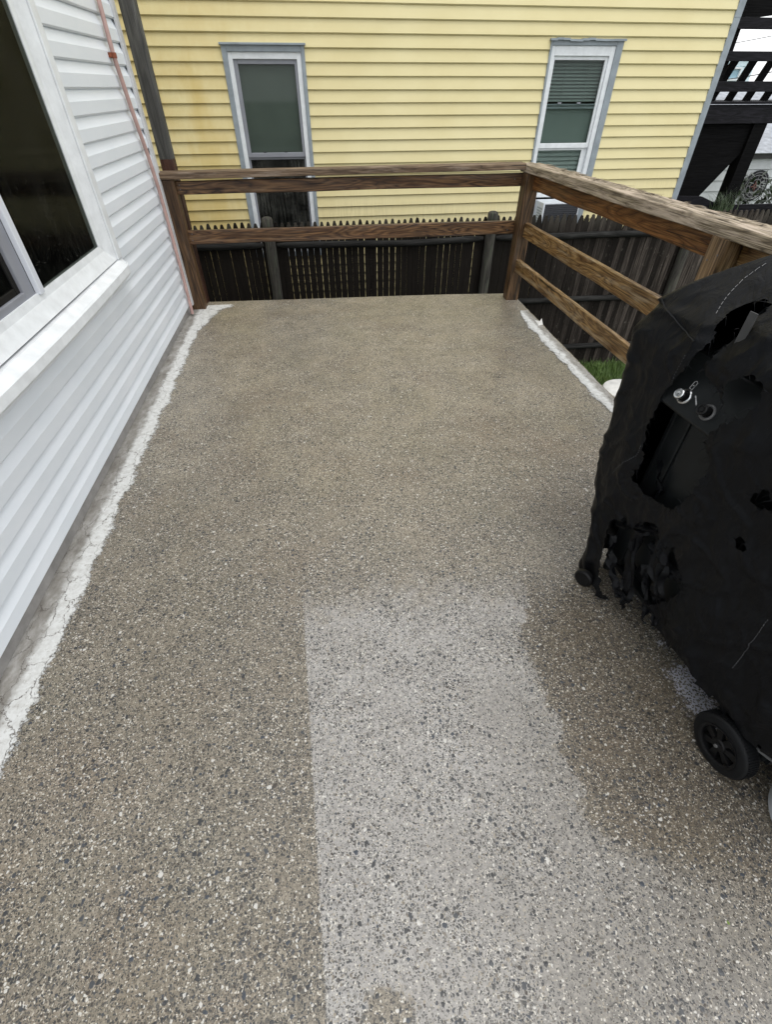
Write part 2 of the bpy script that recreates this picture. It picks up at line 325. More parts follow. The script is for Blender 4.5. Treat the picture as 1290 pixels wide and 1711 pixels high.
    s.pin(Base_Color=col, Roughness=rg, Coat_Weight=s.mr(s.noise(flat, 1.3, 4, 0.6), 0.35, 0.65, 0.12, 0.6), Coat_Roughness=0.24)
    s.bump(s.math('ADD', height, s.math('MULTIPLY', grit, 0.5)), 0.6, 0.0024)
    M['exposed_aggregate'] = s.m
mat_deck()

def mat_mortar():
    s = NT('white_mortar'); x, y, z = s.sep(s.obj)[:3]
    flat = s.comb(x, y, 0)
    jit = s.vscale(s.vmath('SUBTRACT', s.noise(flat, 18, 4, 0.7, color=True), (0.5, 0.5, 0.5)), 0.10)
    v = s.voro(s.vmath('ADD', s.vmath('MULTIPLY', flat, (1.6, 0.8, 1)), jit), 9.0, 'DISTANCE_TO_EDGE', '2D')
    crack = s.mr(v['Distance'], 0.022, 0.004)
    crack = s.math('MULTIPLY', crack, s.mr(s.noise(flat, 4, 3), 0.36, 0.5))
    grey = s.mr(s.math('ADD', x, s.math('MULTIPLY', s.math('SUBTRACT', s.noise(flat, 14, 6, 0.7), 0.5), 0.10)), -1.115, -1.09)
    right = s.mr(s.math('ADD', x, s.math('MULTIPLY', s.math('SUBTRACT', s.noise(flat, 16, 6, 0.7), 0.5), 0.10)), 1.715, 1.69)
    isr = s.math('GREATER_THAN', x, 0.0)
    f = s.math('ADD', s.math('MULTIPLY', isr, right), s.math('MULTIPLY', s.math('SUBTRACT', 1.0, isr), grey))
    n = s.noise(flat, 35, 5, 0.7)
    wc = s.ramp(n, [(0.3, (0.47, 0.47, 0.45)), (0.6, (0.62, 0.63, 0.62))])
    gc = s.ramp(s.noise(s.vmath('MULTIPLY', flat, (1, 0.4, 1)), 22, 6, 0.7), [(0.3, (0.16, 0.148, 0.13)), (0.5, (0.27, 0.26, 0.24)), (0.7, (0.42, 0.415, 0.40))])
    col = s.mix(f, gc, wc)
    spot = s.mr(s.noise(flat, 45, 6, 0.8), 0.56, 0.66)
    col = s.mix(s.math('MULTIPLY', spot, 0.8), col, (0.20, 0.18, 0.15))
    col = s.mix(s.math('MULTIPLY', crack, 0.85), col, (0.10, 0.085, 0.07))
    s.pin(Base_Color=col, Roughness=0.65)
    ac_ = s.t.nodes.new('ShaderNodeAttribute'); ac_.attribute_name = 'across'; av = ac_.outputs['Fac']
    d_out = s.math('ADD', s.math('MULTIPLY', isr, av), s.math('MULTIPLY', s.math('SUBTRACT', 1.0, isr), s.math('SUBTRACT', 1.0, av)))
    en = s.noise(flat, 45, 6, 0.8); eb = s.noise(flat, 9, 3)
    al = s.mr(s.math('ADD', s.math('ADD', s.math('MULTIPLY', d_out, 4.2), s.math('MULTIPLY', s.math('SUBTRACT', en, 0.5), 2.6)), s.math('MULTIPLY', s.math('SUBTRACT', eb, 0.5), 1.2)), 0.35, 0.62)
    s.pin(Alpha=al)
    s.bump(s.math('SUBTRACT', s.math('MULTIPLY', n, 0.6), s.math('MULTIPLY', crack, 1.5)), 0.6, 0.003)
    M['white_mortar'] = s.m
mat_mortar()

def mat_fence():
    s = NT('fence_board'); x, y, z = s.sep(s.obj)[:3]
    idx = s.math('FLOOR', s.math('DIVIDE', x, 0.0695))
    rnd = s.white(s.comb(idx, 0, 0)); rn2 = s.white(s.comb(idx, 5, 0))
    g = s.noise(s.comb(s.math('MULTIPLY', x, 90), s.math('MULTIPLY', idx, 3.1), s.math('MULTIPLY', z, 3.0)), 1.0, 4, 0.65)
    base = s.ramp(g, [(0.3, (0.0045, 0.0036, 0.003)), (0.7, (0.016, 0.0130, 0.0105))])
    bare = s.ramp(g, [(0.3, (0.012, 0.0095, 0.008)), (0.52, (0.048, 0.040, 0.034)), (0.75, (0.16, 0.135, 0.115))])
    wx = s.math('MULTIPLY', s.mr(x, 2.4, 3.9), s.mr(s.math('ADD', rnd, s.math('MULTIPLY', s.noise(s.comb(s.math('MULTIPLY', x, 3), 0, s.math('MULTIPLY', z, 1.5)), 1.5, 4), 0.8)), 0.45, 1.0))
    col = s.mix(wx, base, bare)
    lich = s.mr(s.noise(s.comb(s.math('MULTIPLY', x, 26), 0, s.math('MULTIPLY', z, 11)), 1.0, 5, 0.7), 0.60, 0.70)
    lich = s.math('MULTIPLY', lich, s.math('MULTIPLY', s.mr(x, 2.2, 3.2, 0.08, 1.0), s.mr(z, 0.4, -0.6, 0.5, 1.0)))
    col = s.mix(s.math('MULTIPLY', lich, 0.65), col, (0.20, 0.185, 0.155))
    tip = s.math('MULTIPLY', s.mr(z, 0.20, 0.36), rn2)
    col = s.mix(s.math('MULTIPLY', tip, 0.6), col, (0.085, 0.078, 0.065))
    s.pin(Base_Color=col, Roughness=0.75, Specular_IOR_Level=0.12); s.bump(g, 0.6, 0.003)
    M['fence_board'] = s.m
mat_fence()

def mat_ground():
    s = NT('lawn_soil'); n = s.noise(s.obj, 6, 5, 0.65); f = s.noise(s.obj, 90, 4, 0.7)
    col = s.ramp(n, [(0.3, (0.035, 0.050, 0.018)), (0.6, (0.055, 0.085, 0.022)), (0.8, (0.08, 0.07, 0.04))])
    col = s.mix(s.mr(f, 0.4, 0.7, 0, 0.5), col, (0.02, 0.025, 0.010))
    s.pin(Base_Color=col, Roughness=0.9); s.bump(f, 0.7, 0.02); M['lawn_soil'] = s.m
    s = NT('grass_blade'); n = s.noise(s.obj, 9, 3, 0.6)
    s.pin(Base_Color=s.ramp(n, [(0.3, (0.055, 0.10, 0.020)), (0.6, (0.10, 0.17, 0.035)), (0.8, (0.17, 0.20, 0.07))]), Roughness=0.55); M['grass_blade'] = s.m
    s = NT('shrub_leaf'); n = s.noise(s.obj, 30, 3, 0.6)
    s.pin(Base_Color=s.ramp(n, [(0.3, (0.018, 0.035, 0.014)), (0.7, (0.045, 0.075, 0.03))]), Roughness=0.4); M['shrub_leaf'] = s.m
mat_ground()
simple('dark_grass', (0.055, 0.085, 0.035), 0.5, 0.3, 20.0)

def mat_cover():
    s = NT('cover_fabric')
    f = s.noise(s.obj, 500, 2, 0.6); n = s.noise(s.obj, 7, 5, 0.65); w = s.noise(s.vmath('MULTIPLY', s.obj, (1, 1, 0.35)), 22, 5, 0.6, 0.8)
    col = s.ramp(n, [(0.3, (0.0012, 0.0014, 0.002)), (0.7, (0.0034, 0.0040, 0.0056))])
    lint = s.voro(s.obj, 55.0); dm = s.math('LESS_THAN', lint['Distance'], s.math('MULTIPLY', s.sep(lint['Color'])[0], 0.05))
    col = s.mix(s.math('MULTIPLY', dm, 0.35), col, (0.12, 0.12, 0.12))
    s.pin(Base_Color=col, Roughness=s.mr(n, 0.3, 0.7, 0.36, 0.56), Specular_IOR_Level=0.2)
    h = s.math('ADD', s.math('MULTIPLY', w, 1.0), s.math('MULTIPLY', f, 0.06))
    s.bump(h, 0.5, 0.012); M['cover_fabric'] = s.m
mat_cover()

# ------------------------------------------------------------------ mesh helpers
def tag(o, label=None, cat=None, group=None, kind=None):
    if label: o['label'] = label
    if cat: o['category'] = cat
    if group: o['group'] = group
    if kind: o['kind'] = kind
    return o
def empty(name, loc=(0, 0, 0), rz=0.0, label=None, cat=None, group=None):
    o = bpy.data.objects.new(name, None); COL.objects.link(o); o.location = loc; o.rotation_euler = (0, 0, rz)
    o.empty_display_size = 0.1
    return tag(o, label, cat, group)
def link(name, me, mat, parent=None, loc=(0, 0, 0), rot=None, smooth=False):
    o = bpy.data.objects.new(name, me); COL.objects.link(o)
    for m in (mat if isinstance(mat, (list, tuple)) else [mat]): me.materials.append(M[m] if isinstance(m, str) else m)
    o.location = loc
    if rot is not None: o.rotation_euler = rot
    if parent: o.parent = parent
    if smooth:
        for p in me.polygons: p.use_smooth = True
    return o
class MB:
    def __init__(s): s.v = []; s.f = []
    def add(s, vs, fs):
        n = len(s.v); s.v += [tuple(v) for v in vs]; s.f += [tuple(i+n for i in f) for f in fs]; return s
    def box(s, x0, x1, y0, y1, z0, z1):
        return s.add([(x0, y0, z0), (x1, y0, z0), (x1, y1, z0), (x0, y1, z0), (x0, y0, z1), (x1, y0, z1), (x1, y1, z1), (x0, y1, z1)],
                     [(0, 3, 2, 1), (4, 5, 6, 7), (0, 1, 5, 4), (1, 2, 6, 5), (2, 3, 7, 6), (3, 0, 4, 7)])
    def prism(s, pts, d0, d1, axis='y'):
        n = len(pts)
        def P(p, d): return {'y': (p[0], d, p[1]), 'x': (d, p[0], p[1]), 'z': (p[0], p[1], d)}[axis]
        vs = [P(p, d0) for p in pts]+[P(p, d1) for p in pts]
        fs = [tuple(range(n)), tuple(range(2*n-1, n-1, -1))]+[(i, i+n, (i+1) % n+n, (i+1) % n) for i in range(n)]
        return s.add(vs, fs)
    def tube(s, pts, r, seg=8, cap=True):
        pts = [Vector(p) for p in pts]; n = len(pts); vs = []; up = Vector((0, 0, 1))
        for i, p in enumerate(pts):
            t = (pts[min(i+1, n-1)]-pts[max(i-1, 0)]).normalized()
            if abs(t.dot(up)) > 0.95: up = Vector((1, 0, 0)) if abs(t.x) < 0.9 else Vector((0, 1, 0))
            a = t.cross(up).normalized(); b = t.cross(a)
            rr = r[i] if isinstance(r, (list, tuple)) else r
            for k in range(seg):
                an = 2*math.pi*k/seg; vs.append(p+a*rr*math.cos(an)+b*rr*math.sin(an))
        fs = [(i*seg+k, i*seg+(k+1) % seg, (i+1)*seg+(k+1) % seg, (i+1)*seg+k) for i in range(n-1) for k in range(seg)]
        if cap: fs += [tuple(range(seg))[::-1], tuple(range((n-1)*seg, n*seg))]
        return s.add(vs, fs)
    def lathe(s, prof, seg=32, axis='z', c=(0, 0, 0)):
        vs = []
        for r, h in prof:
            for k in range(seg):
                an = 2*math.pi*k/seg; a_, b_ = r*math.cos(an), r*math.sin(an)
                v = {'z': (a_, b_, h), 'x': (h, a_, b_), 'y': (a_, h, b_)}[axis]
                vs.append((v[0]+c[0], v[1]+c[1], v[2]+c[2]))
        n = len(prof)
        fs = [(i*seg+k, i*seg+(k+1) % seg, (i+1)*seg+(k+1) % seg, (i+1)*seg+k) for i in range(n-1) for k in range(seg)]
        return s.add(vs, fs)
    def build(s, name, mat, parent=None, loc=(0, 0, 0), rot=None, smooth=False, bevel=0.0):
        me = bpy.data.meshes.new(name); me.from_pydata(s.v, [], s.f); me.validate(); 
        bm = bmesh.new(); bm.from_mesh(me); bmesh.ops.recalc_face_normals(bm, faces=bm.faces); bm.to_mesh(me); bm.free()
        o = link(name, me, mat, parent, loc, rot, smooth)
        if bevel:
            b = o.modifiers.new('bevel', 'BEVEL'); b.width = bevel; b.segments = 2; b.limit_method = 'ANGLE'
        if smooth: 
            try: me.set_sharp_from_angle(angle=R_(40))
            except Exception: pass
        return o
def box(name, x0, x1, y0, y1, z0, z1, mat, parent=None, bevel=0.003):
    """box whose object origin is its centre (parent has no rotation or same frame)"""
    cx, cy, cz = (x0+x1)/2, (y0+y1)/2, (z0+z1)/2
    p = parent.location if parent and parent.parent is None and False else Vector((0, 0, 0))
    return MB().box(x0-cx, x1-cx, y0-cy, y1-cy, z0-cz, z1-cz).build(name, mat, parent, (cx, cy, cz), None, False, bevel)

def board(name, p0, p1, w, t, mat, parent, up=(0, 0, 1), rough=0.0015, bow=0.0, seed=0, chip=0.0, nseg=None):
    """timber: local X along its length, local Z = width direction (up), local Y = thickness"""
    p0, p1 = Vector(p0), Vector(p1); L = (p1-p0).length; X = (p1-p0).normalized()
    Z = Vector(up); Z = (Z-X*Z.dot(X)).normalized(); Y = Z.cross(X)
    n = nseg or max(4, int(L/0.04)); ring = []
    bv = 0.004
    ys = [-t/2, -t/2+bv, t/2-bv, t/2]; m = max(3, int(w/0.012))
    prof = []
    zs = [-w/2+bv+(w-2*bv)*i/m for i in range(m+1)]
    prof += [(-t/2, z_) for z_ in zs]
    mt = max(2, int(t/0.012)); tt = [-t/2+bv+(t-2*bv)*i/mt for i in range(mt+1)]
    prof += [(y_, w/2) for y_ in tt]
    prof += [(t/2, z_) for z_ in reversed(zs)]
    prof += [(y_, -w/2) for y_ in reversed(tt)]
    k = len(prof); vs = []
    for i in range(n+1):
        x = L*i/n-L/2; b_ = bow*(1-(2*x/L)**2)
        for (y_, z_) in prof:
            q = Vector((x*1.3+seed*7.7, y_*22, z_*22)); d = noise.noise(q)*rough
            dz = noise.noise(Vector((x*2.0+seed*3.1, 0, 9)))*rough*1.2
            top = 0.0
            if chip and z_ > w/2-0.001 or (chip and abs(z_-w/2) < bv*1.2):
                top = -abs(noise.noise(Vector((x*9+seed, y_*60, 3.3))))*chip
                if noise.noise(Vector((x*3.2+seed, y_*18, 8.1))) > 0.25: top -= chip*0.8
            s_ = 1 if y_ > 0 else -1
            vs.append((x, y_+s_*d+b_, z_+dz+(d if z_ > 0 else -d)+top))
    fs = [(i*k+j, i*k+(j+1) % k, (i+1)*k+(j+1) % k, (i+1)*k+j) for i in range(n) for j in range(k)]
    fs += [tuple(range(k))[::-1], tuple(range(n*k, (n+1)*k))]
    me = bpy.data.meshes.new(name); me.from_pydata(vs, [], fs)
    bm = bmesh.new(); bm.from_mesh(me); bmesh.ops.recalc_face_normals(bm, faces=bm.faces); bm.to_mesh(me); bm.free()
    o = link(name, me, mat, parent)
    c_ = (p0+p1)/2-(parent.location if parent else Vector())
    o.matrix_basis = Matrix(((X.x, Y.x, Z.x, c_.x), (X.y, Y.y, Z.y, c_.y), (X.z, Y.z, Z.z, c_.z), (0, 0, 0, 1)))
    return o

def siding(name, mat, parent, x0, x1, z_start, pitch, count, out, base, holes, flat=0.0, seams=(), thick=0.0012):
    """lap siding in the XZ plane facing -Y; each course: lip at the bottom, face rising; holes = (x0,x1,z0,z1)"""
    mb = MB()
    for k in range(count):
        z0 = z_start+k*pitch; z1 = z0+pitch
        spans = [(x0, x1, 0.0)]
        for (hx0, hx1, hz0, hz1) in holes:
            if z1 > hz0+0.001 and z0 < hz1-0.001:
                c0, c1 = max(x0, hx0), min(x1, hx1); fy = lambda zz: base-(out+base)*(1-max(0, (zz-z0)/pitch-flat)/(1-flat))
                if z1 > hz1: mb.add([(c0, fy(hz1), hz1), (c1, fy(hz1), hz1), (c1, base, z1+0.005), (c0, base, z1+0.005)], [(0, 1, 2, 3)])
                if z0 < hz0: mb.add([(c0, base, z0+0.006), (c1, base, z0+0.006), (c1, -out, z0), (c0, -out, z0), (c1, fy(hz0), hz0), (c0, fy(hz0), hz0)], [(0, 1, 2, 3), (3, 2, 4, 5)])
                ns = []
                for (a0, a1, o_) in spans:
                    if hx1 <= a0 or hx0 >= a1: ns.append((a0, a1, o_)); continue
                    if hx0 > a0: ns.append((a0, hx0, o_))
                    if hx1 < a1: ns.append((hx1, a1, o_))
                spans = ns
        for (kk, sx) in seams:
            if kk == k:
                ns = []
                for (a0, a1, o_) in spans:
                    if a0 < sx < a1: ns += [(a0, sx, 0.0018), (sx-0.02, a1, 0.0)]
                    else: ns.append((a0, a1, o_))
                spans = ns
        for (a0, a1, o_) in spans:
            nseg = max(1, int((a1-a0)/0.35))
            for i in range(nseg):
                u0 = a0+(a1-a0)*i/nseg; u1 = a0+(a1-a0)*(i+1)/nseg
                prof = [(base+0.004, z0+0.006), (-out+0.008, z0), (-out, z0+0.008)]
                if flat: prof += [(-out, z0+pitch*flat), (-out+0.0025, z0+pitch*flat+0.006)]
                prof += [(base, z1+0.005)]
                vs = []
                for uu in (u0, u1):
                    for (py, pz) in prof:
                        wv = noise.noise(Vector((uu*1.7, k*3.3, 1.0)))*0.0012
                        vs.append((uu, py-o_+wv, pz+wv*0.8))
                n = len(prof); mb.add(vs, [(j, j+1, j+1+n, j+n) for j in range(n-1)])
    return mb.build(name, mat, parent)

def frame(name, x0, x1, z0, z1, wl, wr, wt, wb, y0, y1, mat, parent, bevel=0.003):
    mb = MB()
    mb.box(x0, x0+wl, y0, y1, z0, z1); mb.box(x1-wr, x1, y0, y1, z0, z1)
    if wt: mb.box(x0+wl, x1-wr, y0+0.0005, y1, z1-wt, z1)
    if wb: mb.box(x0+wl, x1-wr, y0+0.0005, y1, z0, z0+wb)
    return mb.build(name, mat, parent, bevel=bevel)

# ------------------------------------------------------------------ ground and patio slab
GZ = -1.42
g = MB(); N = 24
g.add([(x, y, GZ) for x in (-150, 150) for y in (-150, 150)], [(0, 2, 3, 1)])
tag(g.build('ground', 'lawn_soil'), kind='structure')

far = [(-1.30, 4.61), (-0.6, 4.585), (0, 4.565), (0.7, 4.55), (1.2, 4.53), (1.69, 4.49)]
edge = [(1.69, 4.49)]; yv = 4.44
while yv > -1.6:
    edge.append((1.765+noise.noise(Vector((0.3, yv*3.1, 0)))*0.012+noise.noise(Vector((0.3, yv*14, 5)))*0.006, yv)); yv -= 0.03
outl = far+edge[1:]+[(-1.30, -1.6)]
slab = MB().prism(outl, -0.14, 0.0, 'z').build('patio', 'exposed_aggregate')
tag(slab, kind='structure')
# slab support walls (below, keeps daylight out from under)
tag(box('retaining_wall', -1.3, 1.55, -1.6, 4.35, GZ, -0.141, 'foundation', None, 0), 'grey concrete base holding up the patio slab', 'wall')

def strip(name, inner, outer, z, mat, step=0.006):
    """thin irregular sheet between two polylines given as functions of y"""
    pass
def jag(y, seed, amp):
    return (noise.noise(Vector((seed, y*7, 0)))*0.6+noise.noise(Vector((seed, y*23, 4)))*0.35+noise.noise(Vector((seed, y*80, 9)))*0.22)*amp
def ribbon(name, y0, y1, fa, fb, mat, z0=0.0, th=0.004, step=0.006):
    mb = MB(); ys = []; y = y0
    while y < y1: ys.append(y); y += step
    vs = []; m = 9
    for y in ys:
        xa, xb = fa(y), fb(y)
        row = [xa+(xb-xa)*i/(m-1) for i in range(m)]
        for i, x in enumerate(row):
            e = 0.0012 if i in (0, m-1) else th+noise.noise(Vector((x*20, y*20, 2)))*0.0012
            vs.append((x, y, z0+e))
    fs = [(i*m+j, i*m+j+1, (i+1)*m+j+1, (i+1)*m+j) for i in range(len(ys)-1) for j in range(m-1)]
    mb.add(vs, fs); o = mb.build(name, mat, smooth=True)
    at = o.data.attributes.new('across', 'FLOAT', 'POINT')
    for i in range(len(o.data.vertices)): at.data[i].value = (i % m)/(m-1)
    return o
def l_in(y): return -1.205
def l_out(y):
    base = -1.005+jag(y, 1.3, 0.028)
    if y > 3.9: base += (y-3.9)*0.28
    if y > 4.36: base += (y-4.36)*1.6*max(0, 1-(y-4.36)/0.16)
    return base
tag(ribbon('mortar_strip', -1.0, 4.50, l_in, l_out, 'white_mortar'), 'cracked white and grey mortar strip along the foot of the white siding', 'mortar strip')
def r_in(y):
    b_ = 1.625+jag(y, 5.1, 0.035)
    if y > 3.75: b_ += max(0, (y-3.75))*0.20
    if y < 2.4: b_ += (2.4-y)*0.20
    return min(b_, 1.76)
tag(ribbon('mortar_strip', 1.9, 4.02, r_in, lambda y: 1.755+jag(y, 2.2, 0.012), 'white_mortar'), 'peeling white mortar strip on the open edge of the patio under the side railing', 'mortar strip')
fl = MB(); fl.add([(1.72, 3.66, 0.006), (1.765, 3.68, 0.004), (1.785, 3.77, 0.022), (1.755, 3.73, 0.014), (1.73, 3.78, 0.008)], [(0, 1, 3, 4), (1, 2, 3)])
tag(fl.build('mortar_flake', 'tub_white'), 'small white flake of mortar curling up at the far end of the peeling edge strip', 'flake')

# ------------------------------------------------------------------ white house (left)
WX = -1.15
wh = empty('white_house', (WX, 0, 0), R_(90), 'house wall of white vinyl siding with a big window, left of the patio', 'house')
# local: X = world y, -Y = world +x (local y=0 is world x=-1.15)
siding('siding', 'siding_white', wh, -2.2, 4.405, 0.066, 0.1058, 32, 0.001, 0.018, [(0.9, 3.10, 0.62, 2.1)], flat=0.56)
MB().box(4.405, 4.435, -0.014, 0.05, 0.05, 3.4).box(4.36, 4.408, -0.016, 0.003, 0.05, 3.4).build('corner_post', 'corner_trim', wh, bevel=0.004)
MB().box(-2.2, 4.40, 0.02, 0.30, -0.2, 0.62).box(3.10, 4.40, 0.02, 0.3, 0.62, 2.1).box(-2.2, 0.9, 0.02, 0.3, 0.62, 2.1).box(-2.2, 4.40, 0.02, 0.3, 2.1, 3.4).build('wall', 'foundation', wh)
MB().box(4.401, 4.43, 0.052, 6.0, -1.4, 3.4).build('end_wall', 'siding_white', wh)
# window: local x from 0.95 to 3.12
wn_ = MB()
wd = wn_.box(0.85, 0.94, -0.028, 0.02, 0.735, 2.1).box(3.035, 3.105, -0.028, 0.02, 0.735, 2.1).box(0.94, 3.035, -0.0275, 0.02, 2.0, 2.1).build('window', 'white_trim', wh, bevel=0.006)
MB().box(3.109, 3.137, -0.016, 0.01, 0.70, 2.12).build('side_channel', 'white_vinyl', wd, bevel=0.004)
# beveled vinyl frame between casing and glass
fr = MB()
def bev_frame(mb, x0, x1, z0, z1, w, yo, yi):
    o4 = [(x0, z0), (x1, z0), (x1, z1), (x0, z1)]; i4 = [(x0+w, z0+w*0.8), (x1-w, z0+w*0.8), (x1-w, z1-w), (x0+w, z1-w)]
    m4 = [(x0+w*0.62, z0+w*0.5), (x1-w*0.62, z0+w*0.5), (x1-w*0.62, z1-w*0.62), (x0+w*0.62, z1-w*0.62)]
    m5 = [(x0+w*0.66, z0+w*0.54), (x1-w*0.66, z0+w*0.54), (x1-w*0.66, z1-w*0.66), (x0+w*0.66, z1-w*0.66)]
    vs = [(p[0], yo, p[1]) for p in o4]+[(p[0], (yo*0.45+yi*0.55), p[1]) for p in m4]+[(p[0], yi-0.016, p[1]) for p in m5]+[(p[0], yi-0.012, p[1]) for p in i4]+[(p[0], yi+0.01, p[1]) for p in i4]
    fs = []
    for r in range(4):
        for j in range(4): fs.append((r*4+j, r*4+(j+1) % 4, (r+1)*4+(j+1) % 4, (r+1)*4+j))
    mb.add(vs, fs)
bev_frame(fr, 0.944, 3.031, 0.739, 1.996, 0.111, -0.020, 0.020)
fr.build('window_frame', 'white_trim', wd)
pn = MB().box(2.205, 2.93, 0.012, 0.015, 0.81, 1.9).build('pane', 'wet_glass', wd)
MB().box(2.165, 2.205, -0.004, 0.018, 0.822, 1.9).build('mullion', 'white_vinyl', wd, bevel=0.004)
frame('sliding_sash', 1.0, 2.164, 0.80, 1.90, 0.06, 0.075, 0.06, 0.055, 0.016, 0.035, 'grey_screen_frame', wd)
frame('sliding_sash', 1.06, 2.085, 0.855, 1.84, 0.02, 0.03, 0.03, 0.025, 0.026, 0.045, 'black_plastic', wd)
MB().box(1.08, 2.06, 0.030, 0.033, 0.875, 1.85).build('pane', 'wet_glass', wd)
MB().box(1.3, 1.78, 0.10, 0.104, 0.6, 1.9).build('curtain', 'curtain', wd)
MB().add([(0.9, 0.045, 0.72), (3.08, 0.045, 0.72), (3.08, 0.045, 2.08), (0.9, 0.045, 2.08), (0.9, 0.7, 0.72), (3.08, 0.7, 0.72), (3.08, 0.7, 2.08), (0.9, 0.7, 2.08)],
         [(4, 5, 6, 7), (0, 1, 5, 4), (1, 2, 6, 5), (2, 3, 7, 6), (3, 0, 4, 7)]).build('room', 'dark_room', wd)
# sill, bowed a little along its length
sb = MB(); n = 40; vs = []
prof = [(0.02, 0.742), (-0.020, 0.733), (-0.050, 0.712), (-0.054, 0.708), (-0.060, 0.712), (-0.066, 0.708), (-0.068, 0.672), (-0.060, 0.660), (-0.050, 0.664), (-0.012, 0.668), (0.02, 0.668)]
for i in range(n+1):
    x = 0.80+(3.105-0.80)*i/n; t = (x-3.105)/(-2.3); bw = 0.020*math.sin(math.pi*min(1, t*1.1)); e = max(0, (x-3.02)/0.085)
    for (py, pz) in prof: vs.append((x, (py-bw*0.6 if py < 0 else py)*(1-0.35*e*e if py < 0 else 1), pz-bw*0.3))
k = len(prof); sb.add(vs, [(i*k+j, i*k+(j+1) % k, (i+1)*k+(j+1) % k, (i+1)*k+j) for i in range(n) for j in range(k)]+[tuple(range(k)), tuple(range(n*k, n*k+k))])
sb.build('sill', 'white_trim', wd)

# pipe on the wall
pp = [(-1.128, 4.10, 3.2), (-1.128, 4.08, 1.9), (-1.128, 4.06, 1.59), (-1.128, 4.12, 1.35), (-1.126, 4.20, 1.1), (-1.128, 4.245, 0.9), (-1.130, 4.27, 0.6), (-1.130, 4.27, 0.3), (-1.130, 4.25, 0.02)]
sm = []
for i in range(len(pp)-1):
    for t in range(6):
        q = Vector(pp[i]).lerp(Vector(pp[i+1]), t/6); sm.append((q.x+noise.noise(q*3)*0.003, q.y+noise.noise(q*2.5)*0.006, q.z))
pipe = MB().tube(sm+[pp[-1]], 0.0125, 10).build('pipe', 'pipe_pink', smooth=True)
tag(pipe, 'thin pinkish pipe running down the white siding near its corner', 'pipe')
MB().tube([(-1.128, 4.062, 1.575), (-1.128, 4.062, 1.60)], 0.018, 12).box(-1.152, -1.13, 4.03, 4.05, 1.578, 1.60).build('pipe_clamp', 'pipe_rust', pipe)

# ------------------------------------------------------------------ tall post and railings
tp = empty('porch_post', (-1.10, 4.58, 0), 0, 'tall weathered grey post rising behind the left end of the far railing', 'post')
def post_mesh(name, x0, x1, y0, y1, z0, z1, mat, parent, seed=0, rough=0.003):
    cx, cy = (x0+x1)/2, (y0+y1)/2; w, d = (x1-x0)/2, (y1-y0)/2; n = max(6, int((z1-z0)/0.05)); vs = []
    rc = 0.010; pr_ = []
    for sx, sy in ((-1, -1), (1, -1), (1, 1), (-1, 1)):
        a_ = [(sx*w, sy*(d-rc)), (sx*(w-rc*0.3), sy*(d-rc*0.3)), (sx*(w-rc), sy*d)]
        if sx*sy > 0: pass
        else: a_ = a_[::-1]
        pr_ += a_
    m = []
    for i in range(len(pr_)):
        a_, b_ = Vector(pr_[i]), Vector(pr_[(i+1) % len(pr_)])
        m.append(a_)
        if (a_-b_).length > 0.03:
            for t in range(1, 5): m.append(a_.lerp(b_, t/5))
    for i in range(n+1):
        z = z0+(z1-z0)*i/n
        for p in m:
            q = noise.noise(Vector((p.x*25+seed, p.y*25, z*1.5)))*rough+noise.noise(Vector((p.x*90+seed, p.y*90, z*2.2)))*rough*0.5
            vs.append((p.x*(1+q/w), p.y*(1+q/d), z))
    k = len(m)
    fs = [(i*k+j, i*k+(j+1) % k, (i+1)*k+(j+1) % k, (i+1)*k+j) for i in range(n) for j in range(k)]+[tuple(range(k)), tuple(range(n*k, n*k+k))]
    l = parent.location if parent else Vector()
    return MB().add(vs, fs).build(name, mat, parent, (cx-l.x, cy-l.y, 0-l.z))
post_mesh('upper_post', -1.150, -1.052, 4.56, 4.66, 1.045, 3.4, 'wood_grey', tp, 3)
post_mesh('stained_foot', -1.150, -1.052, 4.56, 4.66, -1.4, 1.0445, 'wood_stain', tp, 3)

def screws(pts, nrm, parent):
    for p in pts:
        q = Vector(p)-parent.location
        MB().lathe([(0, 0.0008), (0.0042, 0.0008), (0.0048, -0.002)], 10).build('screw', 'steel_grey', parent, tuple(q), Vector(nrm).to_track_quat('Z', 'Y').to_euler())
fr_ = empty('far_railing', (0.3, 4.42, 0), 0, 'dark brown wooden railing across the far end of the patio', 'railing')
def vpost(name, x0, x1, y0, y1, z0, z1, mat, parent, seed):
    return post_mesh(name, x0, x1, y0, y1, z0, z1, mat, parent, seed)
wood('wood_postv', (0.015, 0.008, 0.0035), (0.072, 0.036, 0.014), (0.18, 0.100, 0.045), rough=0.5, weather=(0.17, 0.125, 0.09), wamt=0.2, ring=6, axis=2)
wood('wood_posth', (0.035, 0.018, 0.008), (0.16, 0.095, 0.042), (0.36, 0.24, 0.13), rough=0.5, weather=(0.27, 0.19, 0.13), wamt=0.3, ring=6, axis=2)
vpost('post', -1.184, -1.045, 4.40, 4.50, 0.0, 0.935, 'wood_postv', fr_, 1)
vpost('post', 1.655, 1.765, 4.30, 4.41, 0.0, 0.945, 'wood_postv', fr_, 5)
board('cap', (-1.187, 4.45, 0.960), (1.66, 4.43, 0.985), 0.14, 0.042, 'wood_capfar', fr_, up=(0, 1, 0), rough=0.003, seed=2, chip=0.004)
board('top_rail', (-1.045, 4.455, 0.882), (1.70, 4.425, 0.895), 0.085, 0.038, 'wood_brown', fr_, rough=0.003, seed=3)
board('middle_rail', (-1.045, 4.452, 0.549), (1.70, 4.430, 0.562), 0.096, 0.038, 'wood_brown', fr_, rough=0.0025, seed=4)

